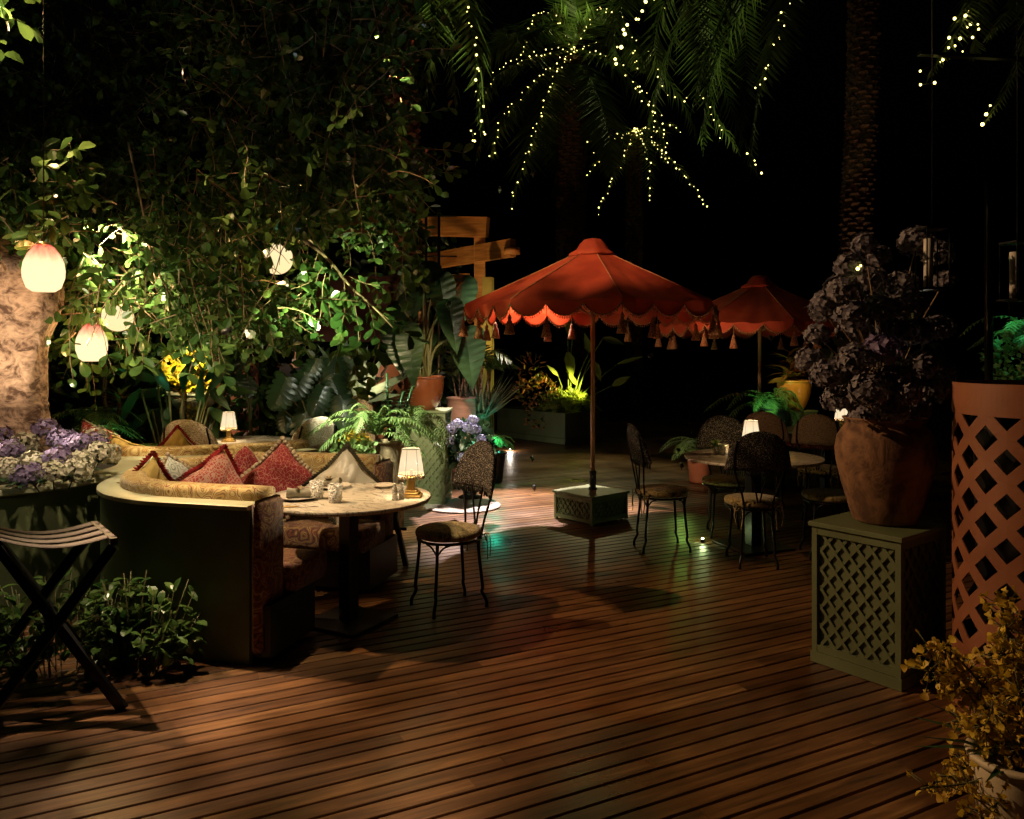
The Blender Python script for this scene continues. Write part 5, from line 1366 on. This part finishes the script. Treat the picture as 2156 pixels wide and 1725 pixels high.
# small far palm with radiating lights
C2=P(1335,275,22)
far=[[(1335,275,0),(1290,285,0),(1250,296,0),(1224,302,0)],[(1335,275,0),(1290,300,-.3),(1250,325,-.4),(1226,342,-.4)],[(1335,275,0),(1310,340,-.4),(1280,400,-.5),(1258,450,-.5)],[(1335,275,0),(1362,320,-.5),(1369,370,-.6),(1368,425,-.6)],
 [(1335,275,0),(1380,300,-.4),(1398,320,-.5),(1402,345,-.5)],[(1335,275,0),(1400,325,0),(1450,380,.1),(1490,438,.1)],[(1335,275,0),(1380,268,0),(1410,262,0),(1430,275,0)],[(1335,275,0),(1270,330,.3),(1240,370,.4),(1225,395,.4)],[(1335,275,0),(1300,262,0),(1270,265,.2),(1240,290,.3)],[(1335,275,0),(1390,275,-.6),(1400,300,-.7),(1396,330,-.7)]]
palm('smaller far palm whose fairy lights radiate like a star',(C2.x,22,0),[V((C2.x,22,0)),V((C2.x,22,3.5)),C2+V((0,0,-.1))],.22,[(PF(f,22),.45) for f in far],n=34)
for f,n,lab in ((far[0],14,'pointing left'),(far[1],12,'pointing lower left'),(far[2],22,'hanging longest to the lower left'),(far[3],16,'hanging straight down'),(far[4],16,'bunched thick on the right'),(far[5],22,'reaching far to the lower right'),(far[6],12,'along the top right'),(far[7],13,'between the two left strings'),(far[9],14,'inner right')):
    string('fairy lights of the smaller far palm '+lab,PF([(a,b,c-.05) for a,b,c in f],22),n,off=.06,r=.017)
# top right fronds
C3=P(2110,-120,6)
tr_=[[(2110,-120,0),(2060,-30,-.2),(2020,60,-.3),(1975,130,-.3),(1950,175,-.3)],[(2110,-120,0),(2070,-20,.2),(2055,60,.3),(2050,130,.3)],[(2110,-120,0),(2160,0,0),(2150,120,0),(2100,220,0),(2070,265,0)],[(2110,-120,0),(2180,-60,0),(2130,20,-.2),(2070,90,-.3)]]
palm('palm at the far right, only frond ends showing',(C3.x,6,0),[V((C3.x+1.6,7.0,0)),V((C3.x+1.5,6.9,3.2)),C3+V((.5,.3,.3)),C3],.15,[(PF(f,6),.22) for f in tr_],n=44)
string('fairy lights at top right trailing to a hooked tip',PF([(2018,10,-.2),(2025,40,-.2),(2010,80,-.3),(1985,110,-.3),(1963,140,-.3),(1952,172,-.3)],6),16,r=.010)
string('three fairy lights dangling alone at the far right',PF([(2086,222,0),(2078,240,0),(2068,262,0)],6),3,off=.005,r=.012)
string('fairy lights between the top right fronds',PF([(2050,60,0),(2045,80,0),(2030,90,0)],6),5,r=.009)
b_=string('single yellow fairy light sparkling among the faded hydrangeas',[P(1806,566,3.8),P(1812,560,3.82)],2,off=0,r=.012)
wl=thing('metal_bracket','thin dark metal bracket with bluish sheen at top right','bracket',tuple(P(1935,113,5.5)))
MB().bar((0,0,0),(1.1,.1,-.02),.05,.02).build('arm',M['iron'],wl,smooth=False)

# ------------------------------------------------------------------ person far behind
pe=thing('person','standing person in dark suit with white collar, half hidden behind monstera leaves','person',(-3.18,11.6,0),radians(190))
bv=[(0,0,.92),(0,.0,1.12),(0,.01,1.36),(0,.02,1.47),(0,.0,1.55),(0,-.015,1.62),(0,-.012,1.71),(.18,.02,1.40),(.24,.02,1.14),(.20,-.12,.94),(-.18,.02,1.40),(-.25,.02,1.14),(-.20,-.14,.96),(.09,0,.86),(.10,-.01,.48),(.10,.02,.08),(.10,-.1,.04),(-.09,0,.86),(-.11,-.01,.48),(-.11,.03,.08),(-.11,-.09,.04)]
be=[(0,1),(1,2),(2,3),(3,4),(4,5),(5,6),(2,7),(7,8),(8,9),(2,10),(10,11),(11,12),(0,13),(13,14),(14,15),(15,16),(0,17),(17,18),(18,19),(19,20)]
brd=[.13,.12,.13,.055,.06,.085,.075,.06,.045,.03,.06,.045,.03,.09,.06,.04,.04,.09,.06,.04,.04]
def skinned(*a):
    me=bpy.data.meshes.new(a[0]); bm_=None
    o=None
    import bmesh
    bm=bmesh.new(); ly=bm.verts.layers.skin.verify(); vs=[bm.verts.new(v) for v in a[1]]
    for e in a[2]: bm.edges.new((vs[e[0]],vs[e[1]]))
    for v,r in zip(vs,a[3]): v[ly].radius=(r,r*.85) 
    vs[0][ly].use_root=True
    bm.to_mesh(me); bm.free(); me.materials.append(a[4])
    o=bpy.data.objects.new(a[0],me); COL.objects.link(o); o.parent=a[5]
    sk=o.modifiers.new('skin','SKIN'); sk.use_smooth_shade=True
    sb=o.modifiers.new('sub','SUBSURF'); sb.levels=2; sb.render_levels=2
    return o
skinned('body',bv,be,brd,M['skin'],pe)
cl_v=[v for i,v in enumerate(bv) if i in(0,1,2,7,8,9,10,11,12)]
skinned('jacket',[(0,0,.80),(0,0,1.12),(0,.01,1.38),(.19,.02,1.41),(.25,.02,1.14),(.21,-.10,.98),(-.19,.02,1.41),(-.26,.02,1.14),(-.21,-.12,1.0)],[(0,1),(1,2),(2,3),(3,4),(4,5),(2,6),(6,7),(7,8)],[.17,.15,.15,.085,.065,.05,.085,.065,.05],M['suit'],pe)
skinned('trousers',[(0,0,.92),(.09,0,.84),(.10,-.01,.48),(.10,.02,.07),(-.09,0,.84),(-.11,-.01,.48),(-.11,.03,.07)],[(0,1),(1,2),(2,3),(0,4),(4,5),(5,6)],[.145,.115,.08,.07,.115,.08,.07],M['suit'],pe)
MB().lathe([(.07,0),(.075,.02),(.066,.05)],16,(0,.0,1.475)).build('collar',M['shirt'],pe)
MB().blob((0,.012,1.70),(.082,.098,.085),14,8).build('hair',M['suit'],pe)
f=MB(); f.blob((0,-.105,1.625),(.012,.02,.022),8,6); 
for sx in(-1,1): f.blob((sx*.088,0,1.63),(.012,.02,.03),8,6)
f.build('nose_and_ears',M['skin'],pe)
f=MB()
for sx in(-1,1): f.blob((sx*.032,-.088,1.65),(.013,.008,.007),8,5)
f.blob((0,-.092,1.582),(.024,.008,.006),8,5); f.build('eyes_and_mouth',M['suit'],pe)
# ------------------------------------------------------------------ hanging lamps
PSH=glow('pendant_glass',[(0,(1,.76,.42)),(.62,(1,.74,.42)),(.84,(.85,.36,.2)),(1,(.5,.08,.05))],1.9,-.14,.14,.35,ribs=1)
GSH=glow('globe_glass',[(0,(1,.78,.42)),(1,(1,.80,.48))],1.4,-.14,.14,.35,ribs=1)
PEND=[]
def pendant(label,loc,w,h,mat=None,globe=False):
    t=thing('hanging_lamp',label,'lamp',tuple(loc),0,'glowing glass hanging lamps')
    k=h/.28
    if globe: pr=[(w*.5*sin(a*pi/14),-h/2*cos(a*pi/14)) for a in range(0,14)]+[(w*.06,h/2)]
    else: pr=[(w*.26,-h*.5),(w*.40,-h*.42),(w*.49,-h*.2),(w*.5,-h*.05),(w*.47,h*.12),(w*.38,h*.30),(w*.25,h*.45),(w*.17,h*.5)]
    MB().lathe(pr,36,cap=(False,False)).build('glass_shade',mat or PSH,t)
    MB().lathe([(w*.17,h*.49),(w*.14,h*.55),(w*.05,h*.56)],16).build('cap',M['brass'],t)
    MB().tube([(0,0,h*.5),(0,0,2.6)],.004,6).build('cord',M['black'],t)
    PEND.append(t); return t
pendant('largest hanging lamp, red topped glass egg in front of the tree trunk',P(92,565,4.55),.222,.272)
pendant('smaller red topped hanging lamp beside the round one, below right of the trunk',P(193,722,5.7),.212,.27)
pendant('round white globe lamp half hidden in leaves beside the smaller egg lamp',P(248,667,6.1),.23,.23,GSH,True)
pendant('bright round lamp broken up by leaves in the middle of the crown',P(583,545,6.7),.27,.27,GSH,True)

# ------------------------------------------------------------------ light
w=bpy.data.worlds.new('World'); S.world=w; w.use_nodes=True
n=w.node_tree.nodes; sk=n.new('ShaderNodeTexSky'); sk.sky_type='NISHITA'; sk.sun_disc=False; sk.sun_elevation=radians(-4); sk.sun_rotation=radians(200)
w.node_tree.links.new(sk.outputs[0],n['Background'].inputs[0]); n['Background'].inputs[1].default_value=.012
WARM=(1,.66,.34); CREAM=(1,.80,.52)
def aim(o,t):
    d=V(t)-V(o.location); o.rotation_euler=d.to_track_quat('-Z','Y').to_euler()
def pl_l(name,loc,W,c=WARM,r=.03):
    d=bpy.data.lights.new(name,'POINT'); d.energy=W; d.color=c; d.shadow_soft_size=r
    o=bpy.data.objects.new(name,d); COL.objects.link(o); o.location=loc; return o
def sp_l(name,loc,tgt,W,c,ang=50,bl=.5,r=.04):
    d=bpy.data.lights.new(name,'SPOT'); d.energy=W; d.color=c; d.shadow_soft_size=r; d.spot_size=radians(ang); d.spot_blend=bl
    o=bpy.data.objects.new(name,d); COL.objects.link(o); o.location=loc; aim(o,tgt); return o
moon=bpy.data.lights.new('moon','SUN'); moon.energy=.004; moon.angle=radians(.5); moon.color=(.7,.8,1)
mo_=bpy.data.objects.new('moon',moon); COL.objects.link(mo_); mo_.location=(0,0,20); aim(mo_,(4,8,0))
for t,W in zip(PEND,(20,20,24,20)): pl_l('lamp_bulb',tuple(t.location),W,(1,.76,.45),.025)
for t,W in zip(LAMPS,(8,9,2.5,7)): pl_l('lamp_bulb',(t.location.x,t.location.y,t.location.z+.2),W,(1,.72,.42),.015)
# flood fixtures (the garden's own spotlights and added fill spots)
def fixture(loc,tgt,label):
    t=thing('garden_spotlight',label,'spotlight',tuple(loc),0,'small garden spotlights')
    d=(V(tgt)-V(loc)).normalized(); b=MB()
    b.tube([-d*.08,-d*.025],[.016,.022],12); b.tube([-d*.05,-d*.05-V((0,0,.05))],.005,5); b.build('housing',M['black'],t)
def spot(label,loc,tgt,W,c,ang=50,bl=.5,r=.03):
    fixture(loc,tgt,label); d=(V(tgt)-V(loc)).normalized(); return sp_l('spotlight_beam',tuple(V(loc)+d*.01),tgt,W,c,ang,bl,r)
OL=(1,.70,.30)
# key over the near deck and the right hand furniture, from the tree at left
spot('spotlight in the tree aimed across the near deck',(-3.55,4.75,3.8),(2.1,3.0,0),800,(1,.60,.30),70,.6,.04)
spot('spotlight above the front left boards',(-3.0,4.3,4.3),(-1.4,2.7,0),2200,(1,.72,.46),32,.9,.04)
# warm flood into trunk, hydrangeas and cushions
spot('spotlight on the trunk and hydrangeas',(-2.65,3.55,2.75),(-3.2,5.1,1.15),110,(1,.74,.50),60,.6)
spot('spotlight on the cushions and marble table',(-1.75,4.22,3.05),(-1.75,4.85,.7),240,(1,.76,.46),66,.7)
spot('spotlight on the farther banquette rim',(-3.0,5.4,2.6),(-2.3,6.9,.9),460,(1,.78,.46),70,.6)
# umbrella
spot('spotlight at left lighting the orange umbrella',(-1.0,5.6,3.9),(.35,7.35,2.4),300,(1,.66,.38),40,.6)
spot('spotlight lighting the farther umbrella',(1.5,8.3,1.6),(2.7,9.2,2.2),30,(1,.60,.32),50,.6)
# leaves
spot('white downlight over the round slab',(-.15,9.7,3.6),(.12,7.9,0),3600,(1,.80,.74),46,.6)
spot('white downlight over the pink urn',(.2,8.0,3.4),(-.55,9.5,.9),90,(1,.85,.75),20,.5)
spot('added olive fill over the back of the deck',(1.4,13.2,3.5),(.9,10.6,0),220,(1,.88,.4),60,.8)  # added; stands in for lime light reflected on the boards
# coloured uplights
spot('teal uplight at the green post',(-.16,9.5,.42),(-.24,9.85,.6),5,(.05,1,.62),60,.6)
spot('lime uplight in the far planter box',(1.45,13.8,1.0),(.98,14.45,.95),150,(1,.92,.2),64,.6)
spot('green uplight under the fern by the amber pot',(2.85,8.9,.95),(3.15,9.4,1.05),6,(.35,1,.35),90,.6)
spot('amber spot on the amber pot',(2.75,8.3,1.75),(3.42,9.5,1.12),40,(1,.70,.25),24,.5)
spot('teal uplight behind the tree trunk',(-3.2,6.7,.75),(-3.6,7.3,1.0),9,(.1,1,.5),110,.6)
spot('yellow spot on the orchid trough',(-3.2,7.6,1.55),(-3.5,8.6,1.4),200,(1,.92,.5),44,.6)
spot('spotlight on the bright fern',(-1.6,6.5,1.9),(-1.2,7.2,.9),300,(1,.96,.66),62,.6)
spot('teal spot on the shrub by the lattice cylinder',(3.6,5.6,2.2),(3.95,6,1.6),14,(.15,1,.55),50,.6)
spot('green floor light near the farther table',(1.8,8.3,.4),(1.66,7.0,0),2.4,(.5,1,.15),60,.6)
spot('spotlight on the pergola',(-.9,10.0,.4),(-.7,12,3.0),260,(1,.58,.2),50,.6)
spot('uplight on the right palm trunk',(5.6,12.6,.3),(6.15,14,5.2),130,(1,.60,.30),24,.6)
spot('uplight on the left palm trunk',(-1.1,9.6,.6),(-1.5,11.1,5.4),80,(1,.56,.30),26,.6)
spot('added uplight into the hanging fronds',(.25,9.0,.12),(-.40,9.6,5.2),2200,(.9,1,.4),24,.7)  # added lamp, lights the fronds in place of the fairy bulbs
spot('added leaf flood on the hanging branch',(-1.75,4.9,1.75),tuple(P(730,620,5.95)),230,(.88,1,.5),46,.7)  # added in front; stands in for the round crown lamp behind the branch
spot('added leaf flood aimed up from the shrubs',(-2.95,4.05,1.0),(-2.45,5.9,1.8),180,(1,.86,.58),50,.8)  # added soft front light for the crown leaves
def deck_lamp(label,loc,col,W):
    t=thing('deck_lamp',label,'light',loc,0,'small deck lamps')
    MB().lathe([(.018,0),(.018,.022),(.015,.025)],14).build('housing',M['black'],t)
    MB().blob((0,0,.026),.011,10,6).build('lens',emi('lens_'+str(int(W*10)),col,25),t)
    pl_l('deck_lamp_glow',(loc[0],loc[1],loc[2]+.07),W,col,.02)
deck_lamp('tiny white light glowing on the deck right of the teal fern',tuple(G(1074,950)+V((0,0,.001))),(1,.85,.7),9)
deck_lamp('tiny green white light on the boards under the farther table',(1.62,6.66,.001),(.75,1,.4),.8)
spot('warm spot on the shiny brown pot and lattice plinth',(-.55,6.7,2.0),(-1.0,8.4,1.15),170,(1,.74,.42),46,.6)
pl_l('crown_fill',tuple(C+V((0,-.9,.9))),45,(.9,1,.35),.05)  # added point light at the palm crown, standing in for bulb light
spot('added dim fill spot low at the left picture side',(-4.3,2.3,1.3),(-3.0,4.35,.6),26,(.95,1,.6),26,.7)  # added front fill for the planter and banquette walls
spot('spot on the dim lattice cylinders',(-3.5,9.3,.5),(-3.95,11,1.0),50,(1,.6,.3),50,.6)
spot('spot on the monstera',(-1.9,6.9,1.7),(-2.0,8.0,1.2),14,(.95,1,.75),70,.6)
spot('warm light on the standing person and tall post',(-3.6,10.6,2.2),(-3.2,11.8,1.6),30,(1,.7,.45),50,.6)
spot('added spot on the ribbed orange pot',(1.9,8.9,.5),(2.33,9.7,.2),8,(1,.75,.5),60,.6)  # added only to brighten the orange pot
pl_l('teal_glow',(-.22,9.55,.52),4,(.05,1,.6),.012)
spot('added faint cool light on the upper crown',(.6,3.4,4.6),(-2.2,6.2,3.6),24,(.8,.9,1),50,.8)  # added for glints on the upper leaves
spot('olive light on the green post',(.25,10.4,.25),(-.36,11.5,1.5),50,(1,.85,.3),50,.7)
spot('added uplight into the right hand fronds',(3.1,13.5,.3),(3.4,15.6,7.0),1500,(.9,1,.4),34,.7)  # added to brighten fronds that the fairy bulbs leave dark
spot('added leaf fill in the round planter',(-3.05,4.45,.95),(-3.25,5.4,2.3),60,(1,.78,.5),66,.8)  # added fill for the leaves above the largest hanging lamp
spot('added spot on the lattice cylinder left of the brown pot',(-1.35,7.8,1.35),(-1.75,9.1,1.25),45,(1,.72,.45),50,.6)  # extra lamp added so that the cylinder shows
spot('added small warm light behind the bouquet',(2.75,5.4,1.3),(2.02,4.1,1.68),14,(1,.9,.7),16,.6)  # added backlight, stands in for a table lamp behind the flowers
